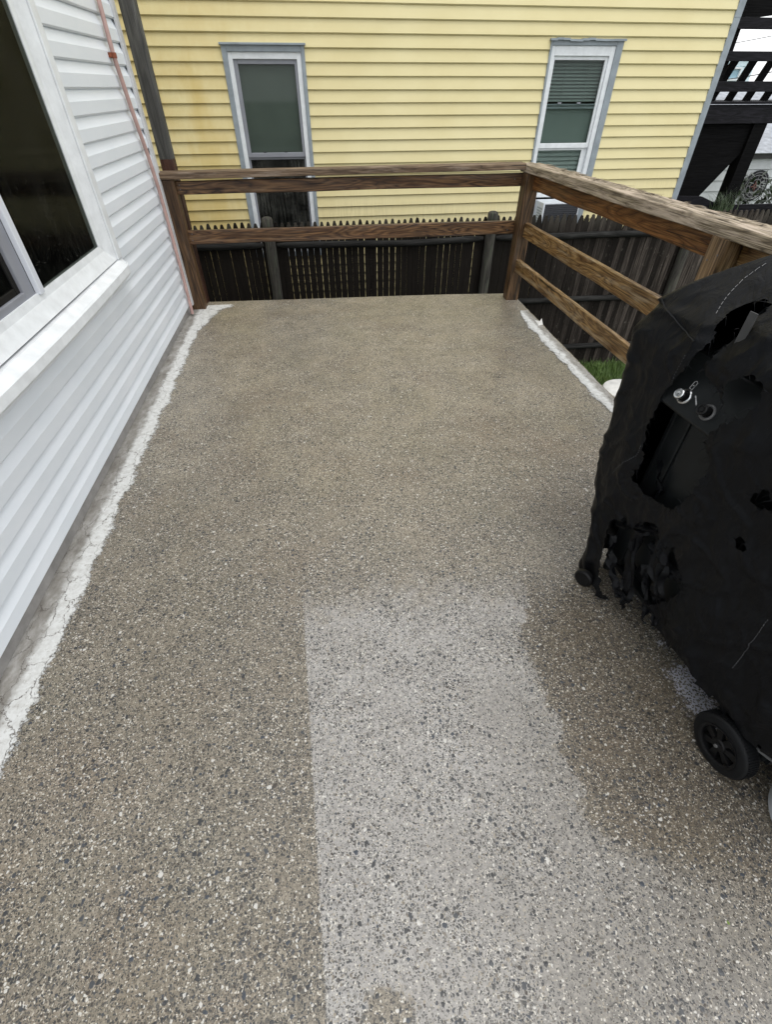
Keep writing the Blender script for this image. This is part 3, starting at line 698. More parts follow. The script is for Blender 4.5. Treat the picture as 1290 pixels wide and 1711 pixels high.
sr = empty('side_railing', (1.75, 2.2, 0), 0, 'honey brown wooden railing with a thick splintered cap along the right side', 'railing')
capm = board('cap', (1.735, 4.47, 0.972), (1.885, 0.3, 1.0), 0.155, 0.055, 'wood_cap', sr, up=(1, 0, 0), rough=0.006, bow=0.0, seed=5, nseg=120)
rg = random.Random(21); spl = MB()
for i in range(150):
    x = rg.uniform(-1.95, 1.6); z = rg.choice([rg.uniform(-0.070, 0.074), rg.uniform(0.03, 0.078)]); L = rg.uniform(0.03, 0.16); w_ = rg.uniform(0.0015, 0.005); tl_ = rg.uniform(-0.02, 0.02); lf_ = rg.uniform(0.0015, 0.011)
    y = -0.0285
    spl.add([(x, y-0.0005, z), (x+L*0.5, y-0.002, z+w_+tl_*0.5), (x+L*0.5, y-0.002, z-w_+tl_*0.5), (x+L, y-lf_, z+tl_), (x+L*0.5, y-0.0045, z+tl_*0.5), (x, y+0.001, z+w_), (x, y+0.001, z-w_)],
            [(5, 1, 4, 0), (0, 4, 2, 6), (1, 3, 4), (4, 3, 2), (1, 2, 3)])
o = spl.build('splinters', 'wood_cap', sr); o.matrix_basis = capm.matrix_basis.copy(); o['kind'] = 'stuff'
board('top_rail', (1.735, 4.38, 0.895), (1.85, 2.12, 0.905), 0.115, 0.04, 'wood_rust', sr, rough=0.003, seed=6)
board('top_rail', (1.85, 2.115, 0.905), (1.93, 0.3, 0.92), 0.12, 0.04, 'wood_honey', sr, rough=0.003, seed=7)
board('middle_rail', (1.725, 4.40, 0.560), (1.81, 0.3, 0.585), 0.105, 0.038, 'wood_honey', sr, rough=0.003, seed=8)
board('lower_rail', (1.705, 4.40, 0.292), (1.76, 0.3, 0.30), 0.095, 0.038, 'wood_honey', sr, rough=0.003, seed=9)
post_mesh('post', 1.735, 1.83, 2.06, 2.16, 0.0, 0.962, 'wood_posth', sr, 8)
post_mesh('post', 1.83, 1.925, 0.30, 0.40, 0.0, 0.962, 'wood_posth', sr, 11)

screws([(-1.02, 4.4325, 0.872), (-1.02, 4.4325, 0.90), (-1.02, 4.430, 0.53), (-1.015, 4.430, 0.575), (1.60, 4.405, 0.90), (1.60, 4.405, 0.545)], (0, -1, 0), fr_)
screws([(1.7345, 2.08, 0.90), (1.7345, 2.13, 0.87), (1.7345, 2.10, 0.61)], (-1, 0, 0), sr)

# ------------------------------------------------------------------ stockade fence
FY = 5.80
fe = empty('fence', (0, FY, 0), 0, 'dark pointed stockade fence running behind the patio in front of the yellow house', 'fence')
PW = 0.0695; posts_x = [-2.96, -0.53, 1.90, 4.33, 6.76]
for pi in range(4):
    xa, xb = posts_x[pi], posts_x[pi+1]; mb = MB()
    i = math.ceil(xa/PW)
    while (i+1)*PW <= xb+PW*0.5:
        x0 = i*PW; rr = random.Random(i*13+5)
        gap = rr.choice([0.002, 0.003, 0.005, 0.0065, 0.008]) if x0 < 2.75 else rr.choice([0.0, 0.0, 0.001, 0.002])
        if 0.45 < x0 < 0.95: gap = max(gap, 0.005)
        a0, a1 = x0+gap/2, x0+PW-gap/2; zt = 0.392+rr.uniform(-0.012, 0.010); yy = rr.uniform(-0.003, 0.003); ln = rr.uniform(-0.003, 0.003)
        w_ = (a1-a0); c_ = (a0+a1)/2+ln; hw = w_*0.5
        if rr.random() < 0.04 and x0 > 2: zt -= 0.09
        pts = [(a0, GZ+0.03), (a1, GZ+0.03), (a1+ln, zt-0.085), (c_+hw*0.62, zt-0.035), (c_+hw*0.36, zt-0.006), (c_+hw*0.18, zt), (c_-hw*0.18, zt), (c_-hw*0.36, zt-0.006), (c_-hw*0.62, zt-0.035), (a0+ln, zt-0.085)]
        mb.prism(pts, yy-0.008, yy+0.010, 'y'); i += 1
    mb.build('picket_panel', 'fence_board', fe)
    for zc in (0.187, -0.515, -1.13):
        xs = [xa+0.07+(xb-xa-0.14)*t/24 for t in range(25)]
        pts = [(x, -0.034+noise.noise(Vector((x*1.5, zc, 0)))*0.004, zc+noise.noise(Vector((x*1.1, zc, 3)))*0.012-(0.022*math.sin((x-xa)/(xb-xa)*math.pi) if zc > 0 and pi == 1 else 0)) for x in xs]
        r = [0.034*(0.55 if t in (0, 24) else 0.9 if t in (1, 23) else 1.0) for t in range(25)]
        c0 = Vector(pts[12]); mb = MB().tube([Vector(p)-c0 for p in pts], r, 12)
        mb.build('rail', 'wood_fencerail', fe, tuple(c0), smooth=True)
for k_, px in enumerate(posts_x[1:]):
    pts = [(noise.noise(Vector((z*0.8, k_*3, 0)))*0.006, noise.noise(Vector((z*0.8, k_*3, 5)))*0.004, z) for z in [GZ+t*(0.43-GZ)/30 for t in range(31)]]
    r = [0.056+0.002*noise.noise(Vector((t*0.7, k_, 1))) for t in range(31)]; pts += [(pts[-1][0], pts[-1][1], 0.445), (pts[-1][0], pts[-1][1], 0.452)]; r += [0.046, 0.028]
    MB().tube(pts, r, 16).build('post', 'wood_fencepost', fe, (px, -0.055, 0), smooth=True)

# ------------------------------------------------------------------ yellow house
yh = empty('yellow_house', (0, 6.30, 0), R_(1.165), 'house of pale yellow clapboard siding with two sash windows, beyond the fence', 'house')
W1 = (-0.765, 0.008, -0.05, 1.748); W2 = (2.458, 3.236, -0.05, 1.80)
siding('siding', 'siding_yellow', yh, -4.5, 4.36, 2.016-0.0989*35, 0.0989, 62, 0.018, 0.0, [W1, W2], seams=[(34, 0.985), (33, 0.70), (32, 0.70)])
MB().box(-4.5, W1[0], 0.01, 0.3, GZ, 4.6).box(W1[1], W2[0], 0.01, 0.3, GZ, 4.6).box(W2[1], 4.38, 0.01, 0.3, GZ, 4.6).box(W1[0], W1[1], 0.011, 0.3, W1[3], 4.6).box(W2[0], W2[1], 0.011, 0.3, W2[3], 4.6).box(W1[0], W1[1], 0.011, 0.3, GZ, W1[2]).box(W2[0], W2[1], 0.011, 0.3, GZ, W2[2]).build('wall', 'dark_room', yh)
MB().box(4.36, 4.435, -0.018, 0.06, GZ, 1.97).box(4.36, 4.435, -0.020, 0.06, 1.966, 4.6).build('corner_post', 'greyblue_trim', yh, bevel=0.003)
MB().box(4.39, 4.43, 0.061, 7.0, GZ, 4.6).build('side_wall', 'siding_yellow', yh)
def rooms(x0, x1, z0, z1, par):
    MB().add([(x0, 0.05, z0), (x1, 0.05, z0), (x1, 0.05, z1), (x0, 0.05, z1), (x0, 0.6, z0), (x1, 0.6, z0), (x1, 0.6, z1), (x0, 0.6, z1)],
             [(4, 5, 6, 7), (0, 1, 5, 4), (1, 2, 6, 5), (2, 3, 7, 6), (3, 0, 4, 7)]).build('room', 'dark_room', par)
# window 1 (left)
x0, x1, z0, z1 = W1
w1 = frame('window', x0, x1, z0, z1, 0.048, 0.036, 0.055, 0.05, -0.024, 0.03, 'greyblue_trim', yh)
MB().box(x0-0.012, x1+0.012, -0.045, 0.01, z1-0.010, z1+0.006).build('head_cap', 'greyblue_trim', w1, bevel=0.002)
frame('window_frame', x0+0.048, x1-0.036, z0+0.05, z1-0.055, 0.042, 0.045, 0.05, 0.05, -0.010, 0.05, 'white_trim', w1)
frame('upper_sash', x0+0.090, x1-0.081, 0.895, z1-0.105, 0.040, 0.026, 0.034, 0.040, 0.003, 0.03, 'grey_screen_frame', w1)
MB().box(x0+0.13, x1-0.107, 0.015, 0.018, 0.93, z1-0.138).build('pane', 'window_glass', w1)
MB().box(x0+0.12, x1-0.10, 0.045, 0.05, 0.90, z1-0.12).build('curtain', 'curtain', w1)
for q in (0.27, 0.68): MB().box(x0+0.13+0.53*q-0.015, x0+0.13+0.53*q+0.015, 0.004, 0.014, 0.9345, 0.942).build('latch', 'black_plastic', w1)
frame('lower_sash', x0+0.090, x1-0.081, 0.0, 0.8945, 0.022, 0.018, 0.02, 0.04, 0.022, 0.045, 'grey_screen_frame', w1)
MB().box(x0+0.11, x1-0.099, 0.03, 0.033, 0.0, 0.875).build('pane', 'screen_glass', w1)
rooms(x0+0.05, x1-0.04, z0+0.02, z1-0.08, w1)
# window 2 (right)
x0, x1, z0, z1 = W2
w2 = frame('window', x0, x1, z0, z1, 0.022, 0.070, 0.045, 0.05, -0.024, 0.03, 'greyblue_trim', yh)
mbh = MB()
for i in range(12):
    a0 = x0-0.012+(x1-x0+0.024)*i/12; a1 = x0-0.012+(x1-x0+0.024)*(i+1)/12; dz = 0.006*math.sin(i*1.3)*(1 if i < 7 else 0.2)
    mbh.box(a0, a1, -0.045, 0.01, z1-0.012+dz, z1+0.004+dz)
mbh.build('head_cap', 'greyblue_trim', w2)
frame('window_frame', x0+0.022, x1-0.070, z0+0.05, z1-0.045, 0.040, 0.050, 0.075, 0.05, -0.012, 0.05, 'white_trim', w2)
frame('upper_sash', x0+0.062, x1-0.120, 0.935, z1-0.120, 0.018, 0.028, 0.03, 0.045, 0.004, 0.03, 'white_trim', w2)
gx0, gx1 = x0+0.080, x1-0.148
MB().box(gx0, gx1, 0.015, 0.018, 0.98, z1-0.15).build('pane', 'window_glass', w2)
def blinds(x0, x1, z0, z1, pitch, mat, par, y=0.06):
    mb = MB(); z = z0
    while z < z1:
        mb.add([(x0, y-0.008, z), (x1, y-0.008, z), (x1, y, z+pitch*0.55), (x0, y, z+pitch*0.55), (x1, y+0.012, z+pitch*0.98), (x0, y+0.012, z+pitch*0.98)], [(0, 1, 2, 3), (3, 2, 4, 5)]); z += pitch
    for q in (0.3, 0.75): xx = x0+(x1-x0)*q; mb.box(xx-0.002, xx+0.002, y-0.012, y-0.010, z0, z1)
    mb.build('blind', mat, par)
blinds(gx0-0.01, gx1+0.01, 1.33, z1-0.12, 0.028, 'shade_green', w2)
MB().box(gx0-0.002, gx1+0.002, 0.0185, 0.04, 1.272, 1.290).box(gx0-0.002, gx1+0.002, 0.0185, 0.04, 1.300, 1.312).build('blind_bottom_bar', 'greyblue_trim', w2)
for q in (0.27, 0.68): MB().box(gx0+0.53*q-0.02, gx0+0.53*q+0.02, 0.010, 0.020, 1.312, 1.325).build('latch', 'grey_screen_frame', w2)
MB().box(gx0-0.01, gx1+0.01, 0.05, 0.054, 0.95, 1.30).build('shade', 'shade_green', w2)
frame('lower_sash', x0+0.062, x1-0.120, 0.47, 0.9345, 0.018, 0.06, 0.02, 0.045, 0.024, 0.045, 'white_trim', w2)
MB().box(gx0, gx1-0.032, 0.03, 0.033, 0.50, 0.915).build('pane', 'window_glass', w2)
blinds(gx0-0.01, gx1+0.01, 0.46, 0.93, 0.040, 'blind_slat', w2)
rooms(x0+0.05, x1-0.09, z0+0.02, z1-0.10, w2)
# air conditioner
ac = empty('air_conditioner', (0, 6.30, 0), R_(1.165), 'white air conditioner with dark slatted back set in the right sash window', 'air conditioner')
a0, a1, zz0, zz1 = 2.60, 3.045, 0.04, 0.455
frame('casing', a0, a1, zz0, zz1, 0.02, 0.012, 0.014, 0.02, -0.26, -0.004, 'ac_white', ac)
mb = MB()
for i in range(20): mb.box(a0+0.02, a1-0.012, -0.255, -0.245, zz0+0.022+i*0.0192, zz0+0.034+i*0.0192)
mb.build('grille', 'ac_dark', ac); MB().box(a0+0.02, a1-0.012, -0.235, -0.225, zz0+0.02, zz1-0.014).build('back_panel', 'ac_dark', ac)
mb = MB()
for i in range(8):
    for j in range(12): mb.box(a0-0.0015, a0+0.001, -0.235+i*0.018, -0.225+i*0.018, 0.10+j*0.026, 0.116+j*0.026)
mb.build('side_vent', 'greyblue_trim', ac)
mb = MB()
for i in range(5): mb.add([(2.515+i*0.017, 0.012, 0.04), (2.523+i*0.017, 0.0, 0.04), (2.532+i*0.017, 0.012, 0.04), (2.515+i*0.017, 0.012, 0.455), (2.523+i*0.017, 0.0, 0.455), (2.532+i*0.017, 0.012, 0.455)], [(0, 1, 4, 3), (1, 2, 5, 4)])
mb.build('side_panel', 'ac_white', ac)

# ------------------------------------------------------------------ black staircase behind the yellow house
stc = empty('porch_staircase', (5.2, 7.0, 0), 0, 'black stained wooden porch and stairs at the corner of the yellow house', 'staircase')
def sbox(name, x0, x1, y0, y1, z0, z1, mat='wood_black'):
    return MB().box(x0-5.2, x1-5.2, y0-7.0, y1-7.0, z0, z1).build(name, mat, stc, bevel=0.004)
sbox('rim_beam', 4.48, 7.6, 7.00, 7.05, 1.105, 1.285)
sbox('deck_edge', 4.48, 7.6, 6.98, 7.9, 1.290, 1.315)
sbox('rail', 4.48, 7.6, 7.00, 7.04, 1.402, 1.496)
sbox('rail', 4.48, 7.6, 7.00, 7.04, 1.668, 1.752)
sbox('rail', 4.48, 7.6, 7.00, 7.04, 1.930, 2.022)
sbox('post', 4.86, 4.955, 7.045, 7.14, 1.32, 2.1, 'wood_black_shaded')
MB().prism([(-0.75, 2.022), (0.0, 2.035), (0.6, 2.10), (2.5, 2.30), (2.5, 2.9), (-0.75, 2.9)], 0.06, 0.9).build('upper_landing', 'wood_black_shaded', stc)
for k_ in range(7):
    xa = 4.78+k_*0.245
    MB().prism([(xa-5.2, 1.30), (xa+0.09-5.2, 1.30), (xa+0.255-5.2, 1.72), (xa+0.165-5.2, 1.72)], 0.30, 0.34).build('baluster', 'wood_black_shaded', stc)
MB().prism([(5.32-5.2, 1.98), (6.0-5.2, 1.70), (6.0-5.2, 1.80), (5.32-5.2, 2.08)][::-1], 0.35, 0.39) 
MB().prism([(-0.8, 1.103), (0.56, 1.103), (0.56, 1.0), (0.40, 0.82), (0.02, 0.33), (-0.8, -0.55)], 0.06, 0.9).build('stringer', 'wood_black_shaded', stc)
sbox('post', 5.585, 5.765, 7.02, 7.18, -1.4, 1.104, 'wood_black_shaded')

pl_ = MB().prism([(4.45, 0.24), (7.0, 0.24), (7.0, 0.30), (5.25, 0.30), (4.95, 0.40), (4.45, 0.42)], 6.62, 6.66).box(4.45, 7.0, 6.62, 7.0, 0.10, 0.235).build('planter', 'wood_black')
tag(pl_, 'long black planter ledge above the fence beneath the staircase', 'planter')
gr = MB(); rg = random.Random(3)
for i in range(150):
    bx, by = 5.28+rg.gauss(0, 0.085), 6.60+rg.gauss(0, 0.03); ang = rg.uniform(0, 2*math.pi); ln = rg.uniform(0.12, 0.34); lean = rg.uniform(0.2, 1.1); w_ = rg.uniform(0.003, 0.006)
    pts = []
    for t in range(7):
        u = t/6; r_ = ln*lean*u*u; pts.append((bx+math.cos(ang)*r_, by+math.sin(ang)*r_*0.6, 0.24+ln*(u-0.35*lean*u*u*u)))
    vs = []
    for t, p in enumerate(pts): k2 = w_*(1-t/6.5); vs += [(p[0]-k2, p[1], p[2]), (p[0]+k2, p[1]+0.002, p[2])]
    gr.add(vs, [(2*t, 2*t+1, 2*t+3, 2*t+2) for t in range(6)])
tag(gr.build('ornamental_grass', 'dark_grass'), 'tuft of arching ornamental grass sprouting from the black planter', 'plant')

# garage, medallion, far house, shrub, wires
ga = empty('garage', (5, 10, 0), 0, 'low white clapboard garage with a grey roof seen under the staircase', 'garage')
siding('wall', 'garage_white', ga, 0, 8, -1.4, 0.168, 11, 0.016, 0.0, [])
MB().box(0, 8, -0.06, 0.02, 0.45, 0.53).build('eave', 'eave_dark', ga)
MB().add([(-0.1, -0.12, 0.54), (8.1, -0.12, 0.54), (8.1, 3.6, 1.36), (-0.1, 3.6, 1.36), (8.1, 3.8, 1.30), (-0.1, 3.8, 1.30), (8.1, 0.0, 0.50), (-0.1, 0.0, 0.50)], [(0, 1, 2, 3), (3, 2, 4, 5), (5, 4, 6, 7), (7, 6, 1, 0)]).build('roof', 'roof_grey', ga)
md = empty('wall_medallion', (8.44, 9.955, 0.03), 0, 'round black medallion with pale rings hanging on the white garage wall', 'wall ornament')
MB().lathe([(0.0, 0), (0.235, 0), (0.25, -0.012), (0.25, -0.03), (0.222, -0.034), (0.218, -0.02), (0.0, -0.02)], 40, 'y').build('disc', 'medal_black', md)
for r_ in (0.205, 0.165, 0.10): MB().lathe([(r_, -0.022), (r_+0.012, -0.022), (r_+0.012, -0.032), (r_, -0.032), (r_, -0.022)], 40, 'y').build('ring', 'medal_grey', md)
for k_ in range(12):
    an = k_*math.pi/6; c_, s_ = math.cos(an), math.sin(an)
    MB().tube([(0.10*c_, -0.028, 0.10*s_), (0.16*c_, -0.028, 0.16*s_)], 0.006, 5).build('spoke', 'medal_grey', md)
mb = MB()
for k_ in range(8):
    an = k_*math.pi/4+0.2; c_, s_ = math.cos(an), math.sin(an); L = 0.095 if k_ % 2 == 0 else 0.06
    mb.prism([(L*c_, L*s_), (0.022*math.cos(an+0.5), 0.022*math.sin(an+0.5)), (0.022*math.cos(an-0.5), 0.022*math.sin(an-0.5))], -0.034, -0.022)
mb.build('star', 'medal_red', md)

ph = empty('distant_house', (11.9, 18, 0), 0, 'pale blue house with one window far behind the staircase', 'house')
siding('wall', 'house_pale', ph, 0, 1.62, -1.4, 0.22, 16, 0.02, 0.0, [(0.80, 1.22, 1.60, 1.86)])
MB().box(-0.1, 1.72, -0.1, 3, 2.13, 2.20).build('roof', 'white_trim', ph)
wq = frame('window', 0.78, 1.24, 1.58, 1.88, 0.04, 0.04, 0.04, 0.04, -0.04, 0.02, 'white_trim', ph)
MB().box(0.80, 1.22, 0.02, 0.03, 1.6, 1.86).build('pane', 'pale_glass', wq)
for (p0, p1, r_) in (((8.2, 12, 2.05), (12, 12, 2.75), 0.006), ((11.0, 17.2, 1.50), (15, 17.2, 2.0), 0.012), ((11.0, 17.2, 1.30), (16, 17.2, 1.75), 0.010)):
    pts = [Vector(p0).lerp(Vector(p1), t/12)-Vector((0, 0, 0.06*math.sin(math.pi*t/12))) for t in range(13)]
    c0 = pts[6]; o = MB().tube([p-c0 for p in pts], r_, 6).build('utility_wire', 'wire', None, tuple(c0))
    tag(o, {0.006: 'thin utility wire crossing the white sky between the staircase rails', 0.012: 'utility wire sagging in front of the pale blue house, the upper one', 0.010: 'utility wire sagging in front of the pale blue house, the lower one'}[r_], 'wire')

def leaf_mesh(mb, p, d, up, L, w):
    d = d.normalized(); sd_ = d.cross(up).normalized(); p = Vector(p)
    vs = [p, p+d*L*0.35+sd_*w-up*0.004, p+d*L*0.35-sd_*w-up*0.004, p+d*L*0.7+sd_*w*0.7-up*0.01, p+d*L*0.7-sd_*w*0.7-up*0.01, p+d*L-up*0.02]
    mb.add(vs, [(0, 1, 2), (1, 3, 4, 2), (3, 5, 4)])
sh = empty('shrub', (7.24, 7.9, GZ), 0, 'dark leafy shrub at the right edge in front of the white garage', 'shrub')
rg = random.Random(11); stems = MB(); lv = MB()
for i in range(16):
    p = Vector((rg.uniform(0.05, 0.35), rg.uniform(-0.1, 0.1), 0)); tgt = Vector((rg.uniform(-0.68, 0.5), rg.uniform(-0.35, 0.2), rg.uniform(1.6, 2.55))); pts = []
    for t in range(9): q = p.lerp(tgt, t/8); q += Vector((noise.noise(q*2+Vector((i, 0, 0))), noise.noise(q*2+Vector((0, i, 0))), 0))*0.06; pts.append(q)
    stems.tube(pts, [0.009*(1-t/10) for t in range(9)], 5)
    for k_ in range(130):
        t = rg.uniform(0.35, 1.0); j = min(7, int(t*8)); q = pts[j].lerp(pts[j+1], t*8-j)+Vector((rg.gauss(0, 0.06), rg.gauss(0, 0.06), rg.gauss(0, 0.05)))
        leaf_mesh(lv, q, Vector((rg.uniform(-1, 1), rg.uniform(-1, 0.4), rg.uniform(-0.6, 0.3))), Vector((rg.uniform(-.3, .3), rg.uniform(-.3, .3), 1)).normalized(), rg.uniform(0.07, 0.12), rg.uniform(0.018, 0.028))
stems.build('stems', 'branch', sh); lv.build('foliage', 'shrub_leaf', sh)

# lawn strip between patio and fence
mb = MB(); rg = random.Random(5)
for i in range(15000):
    x, y = rg.uniform(2.2, 4.4), rg.uniform(4.1, 5.75); h = rg.uniform(0.04, 0.14); an = rg.uniform(0, 6.28); w_ = 0.0035; b_ = rg.uniform(0.01, 0.07)
    c_, s_ = math.cos(an), math.sin(an)
    mb.add([(x-s_*w_, y+c_*w_, GZ), (x+s_*w_, y-c_*w_, GZ), (x+c_*b_*0.4+s_*w_*0.7, y+s_*b_*0.4-c_*w_*0.7, GZ+h*0.6), (x+c_*b_*0.4-s_*w_*0.7, y+s_*b_*0.4+c_*w_*0.7, GZ+h*0.6), (x+c_*b_, y+s_*b_, GZ+h)], [(0, 1, 2, 3), (3, 2, 4)])
tag(mb.build('grass', 'grass_blade'), 'short green grass growing along the foot of the fence', 'grass', kind='stuff')
tub = empty('plastic_tub', (3.13, 4.22, GZ), 0, 'white rounded tub lid just below the patio edge, half hidden by the black cover', 'tub')
MB().lathe([(0.0, 0), (0.20, 0), (0.225, 0.44), (0.22, 0.45)], 36).build('body', 'tub_white', tub, smooth=True)
MB().lathe([(0.24, 0.43), (0.245, 0.455), (0.235, 0.475), (0.20, 0.49), (0.0, 0.50)], 36).build('lid', 'tub_white', tub, smooth=True)

# ------------------------------------------------------------------ gas grill and its torn cover
GO = Vector((0.96, 1.05, 0)); GR = math.atan2(-0.996, 0.09)
gg = empty('gas_grill', GO, GR, 'black gas grill on wheels with silver knobs showing through its torn cover', 'grill')
MB().box(0.06, 0.68, 0.08, 0.46, 0.12, 0.76).build('cabinet', 'black_enamel', gg, bevel=0.006)
MB().box(-0.055, 0.02, 0.045, 0.09, 0.13, 0.76).build('side_frame', 'black_enamel', gg, bevel=0.006)
dr_ = MB().box(0.024, 0.35, 0.040, 0.079, 0.20, 0.752).build('door', 'black_enamel', gg, bevel=0.008)
MB().box(0.354, 0.68, 0.040, 0.079, 0.20, 0.752).build('door', 'black_enamel', gg, bevel=0.008)
MB().prism([(-0.012, 0.775), (0.078, 0.765), (0.20, 0.78), (0.20, 0.915), (0.050, 0.915), (-0.016, 0.785)], -0.07, 0.78, 'x').build('control_panel', 'black_enamel', gg, bevel=0.004)
pn_ = Vector((0, -0.891, 0.454))
def on_panel(u, t, h):      # t from 0 (bottom lip) to 1 (top)
    return Vector((u, -0.016+t*0.066, 0.785+t*0.130))+pn_*h
for u_ in (-0.0007, 0.088, 0.242, 0.372):
    kb = MB(); 
    vs_prof = [(0.0, 0.0), (0.030, 0.0), (0.030, 0.006), (0.024, 0.008), (0.019, 0.008), (0.019, 0.0)]
    o = MB().lathe([(0.014, 0.002), (0.018, 0.005), (0.021, 0.003), (0.022, 0.0)], 28).build('knob_bezel', 'chrome' if u_ < 0 else 'steel_grey', gg, on_panel(u_, 0.27, 0.001), pn_.to_track_quat('Z', 'Y').to_euler(), True)
    k1 = MB().lathe([(0.0125, 0.0), (0.0115, 0.022), (0.0, 0.022)], 24).build('knob', 'black_plastic', gg, on_panel(u_, 0.27, 0.001), pn_.to_track_quat('Z', 'Y').to_euler(), True)
    MB().lathe([(0.0115, 0.020), (0.0145, 0.022), (0.0145, 0.027), (0.0125, 0.029), (0.0100, 0.0285), (0.0090, 0.0262), (0.0070, 0.0262), (0.0060, 0.0285), (0.0, 0.029)], 24).build('knob_cap', 'chrome' if u_ < 0 else 'black_plastic', k1, smooth=True)
# printed mark beside the first knob: small outlined tab with a dot
e1 = Vector((1, 0, 0)); e2 = (Vector((0, 0.066, 0.130))).normalized()
def panel_line(mb, pts, r):
    mb.tube([on_panel(0, 0, 0.0015)*1+e1*p[0]+e2*p[1] for p in pts], r, 4)
mk = MB()
panel_line(mk, [(-0.0067, 0.0624), (0.0032, 0.0618), (0.0032, 0.0823), (-0.0030, 0.0850), (-0.0074, 0.082), (-0.0067, 0.0624)], 0.0009)
panel_line(mk, [(-0.0025, 0.071), (-0.0010, 0.074)], 0.0013)
mk.build('ignition_mark', 'thread', gg)
for (x0_, y0_, x1_, y1_) in ((0.0256, 0.055, 0.0330, 0.050), (0.034, 0.049, 0.048, 0.038)):
    m2 = MB(); panel_line(m2, [(x0_, y0_), (x1_, y1_)], 0.002); m2.build('panel_mark', 'thread', gg)
# lid
lid = MB(); n = 16; prof = [(0.07, 0.92)]
for t in range(n+1):
    an = math.pi*t/n; prof.append((0.265-0.19*math.cos(an), 0.95+0.165*math.sin(an)**0.8))
prof.append((0.48, 0.92)); lid.prism(prof, 0.0, 0.72, 'x')
ld = lid.build('lid', 'black_enamel', gg, bevel=0.008)
MB().tube([(0.06, 0.035, 0.985), (0.66, 0.035, 0.985)], 0.010, 12).build('lid_handle', 'steel_grey', ld)
MB().box(0.052, 0.074, 0.014, 0.017, 0.985, 1.065).build('lid_strap', 'strap_grey', ld)
MB().box(-0.27, -0.072, 0.02, 0.46, 0.885, 0.915).build('side_shelf', 'black_plastic', gg, bevel=0.008)
MB().box(0.79, 1.05, 0.02, 0.46, 0.885, 0.915).build('side_shelf', 'black_plastic', gg, bevel=0.008)
for (x_, y_) in ((-0.04, 0.06), (-0.04, 0.44)): MB().tube([(x_, y_, 0.05), (x_, y_, 0.88)], 0.016, 10).build('leg', 'black_enamel', gg)
for (x_, y_) in ((0.70, 0.06), (0.70, 0.44)): MB().tube([(x_, y_, 0.10), (x_, y_, 0.88)], 0.016, 10).build('leg', 'black_enamel', gg)
MB().box(-0.06, 0.72, 0.05, 0.46, 0.10, 0.118).build('bottom_shelf', 'black_enamel', gg)
MB().tube([(0.66, 0.0, 0.155), (0.78, 0.05, 0.165), (0.86, 0.12, 0.165)], 0.006, 8).build('axle_bar', 'steel_grey', gg)
# caster at the foot
for (x_, y_) in ((-0.02, -0.045), (-0.02, 0.42)):
    MB().lathe([(0, -0.014), (0.030, -0.014), (0.036, -0.008), (0.036, 0.008), (0.030, 0.014), (0, 0.014)], 24, 'y', (0, 0, 0)).build('caster', 'black_plastic', gg, (x_, y_, 0.036), (0, 0, 0.5), True)
# big wheels
def wheel(cx, cy):
    r = 0.0875
    w = MB().lathe([(0.060, -0.020), (0.080, -0.020), (0.0855, -0.016), (r, -0.008), (r, 0.018), (0.084, 0.026), (0.060, 0.026), (0.060, -0.020)], 64, 'y').build('wheel', 'black_rubber', gg, (cx, cy, r), None, True)
    tr = MB()
    for k_ in range(72):
        a_ = 2*math.pi*k_/72; c_, s_ = math.cos(a_), math.sin(a_)
        t = Vector((-s_, 0, c_))*0.0013; o_ = Vector((c_, 0, s_))
        p = [o_*(r-0.003)+Vector((0, -0.012, 0)), o_*(r+0.0015)+Vector((0, -0.012, 0)), o_*(r+0.0015)+Vector((0, 0.020, 0)), o_*(r-0.003)+Vector((0, 0.020, 0))]
        tr.add([q-t for q in p]+[q+t for q in p], [(0, 1, 2, 3), (4, 7, 6, 5), (0, 4, 5, 1), (1, 5, 6, 2), (2, 6, 7, 3)])
    tr.build('tread', 'black_rubber', w)
    MB().lathe([(0.053, -0.019), (0.0605, -0.023), (0.0605, 0.0), (0.053, 0.0), (0.053, -0.019)], 48, 'y').build('rim', 'black_plastic', w, smooth=True)
    MB().lathe([(0, -0.024), (0.007, -0.024), (0.008, -0.020), (0.018, -0.020), (0.021, -0.016), (0.021, 0.0), (0, 0.0)], 28, 'y').build('hub', 'black_plastic', w, smooth=True)
    MB().lathe([(0, -0.0285), (0.0045, -0.028), (0.0055, -0.0245), (0, -0.0245)], 16, 'y').build('hub_bolt', 'steel_grey', w)
    for k_ in range(7):
        a_ = 2*math.pi*k_/7+0.3; c_, s_ = math.cos(a_), math.sin(a_); o_ = Vector((c_, 0, s_)); t = Vector((-s_, 0, c_))
        MB().add([o_*0.019-t*0.007+Vector((0, -0.016, 0)), o_*0.019+t*0.007+Vector((0, -0.016, 0)), o_*0.055+t*0.0115+Vector((0, -0.012, 0)), o_*0.055-t*0.0115+Vector((0, -0.012, 0)),
                  o_*0.019-t*0.009+Vector((0, -0.006, 0)), o_*0.019+t*0.009+Vector((0, -0.006, 0)), o_*0.055+t*0.0135+Vector((0, -0.003, 0)), o_*0.055-t*0.0135+Vector((0, -0.003, 0))],
                 [(0, 1, 2, 3), (7, 6, 5, 4), (0, 4, 5, 1), (3, 2, 6, 7), (1, 5, 6, 2), (0, 3, 7, 4)]).build('spoke', 'black_plastic', w)
wheel(0.645, -0.012); wheel(0.645, 0.47)

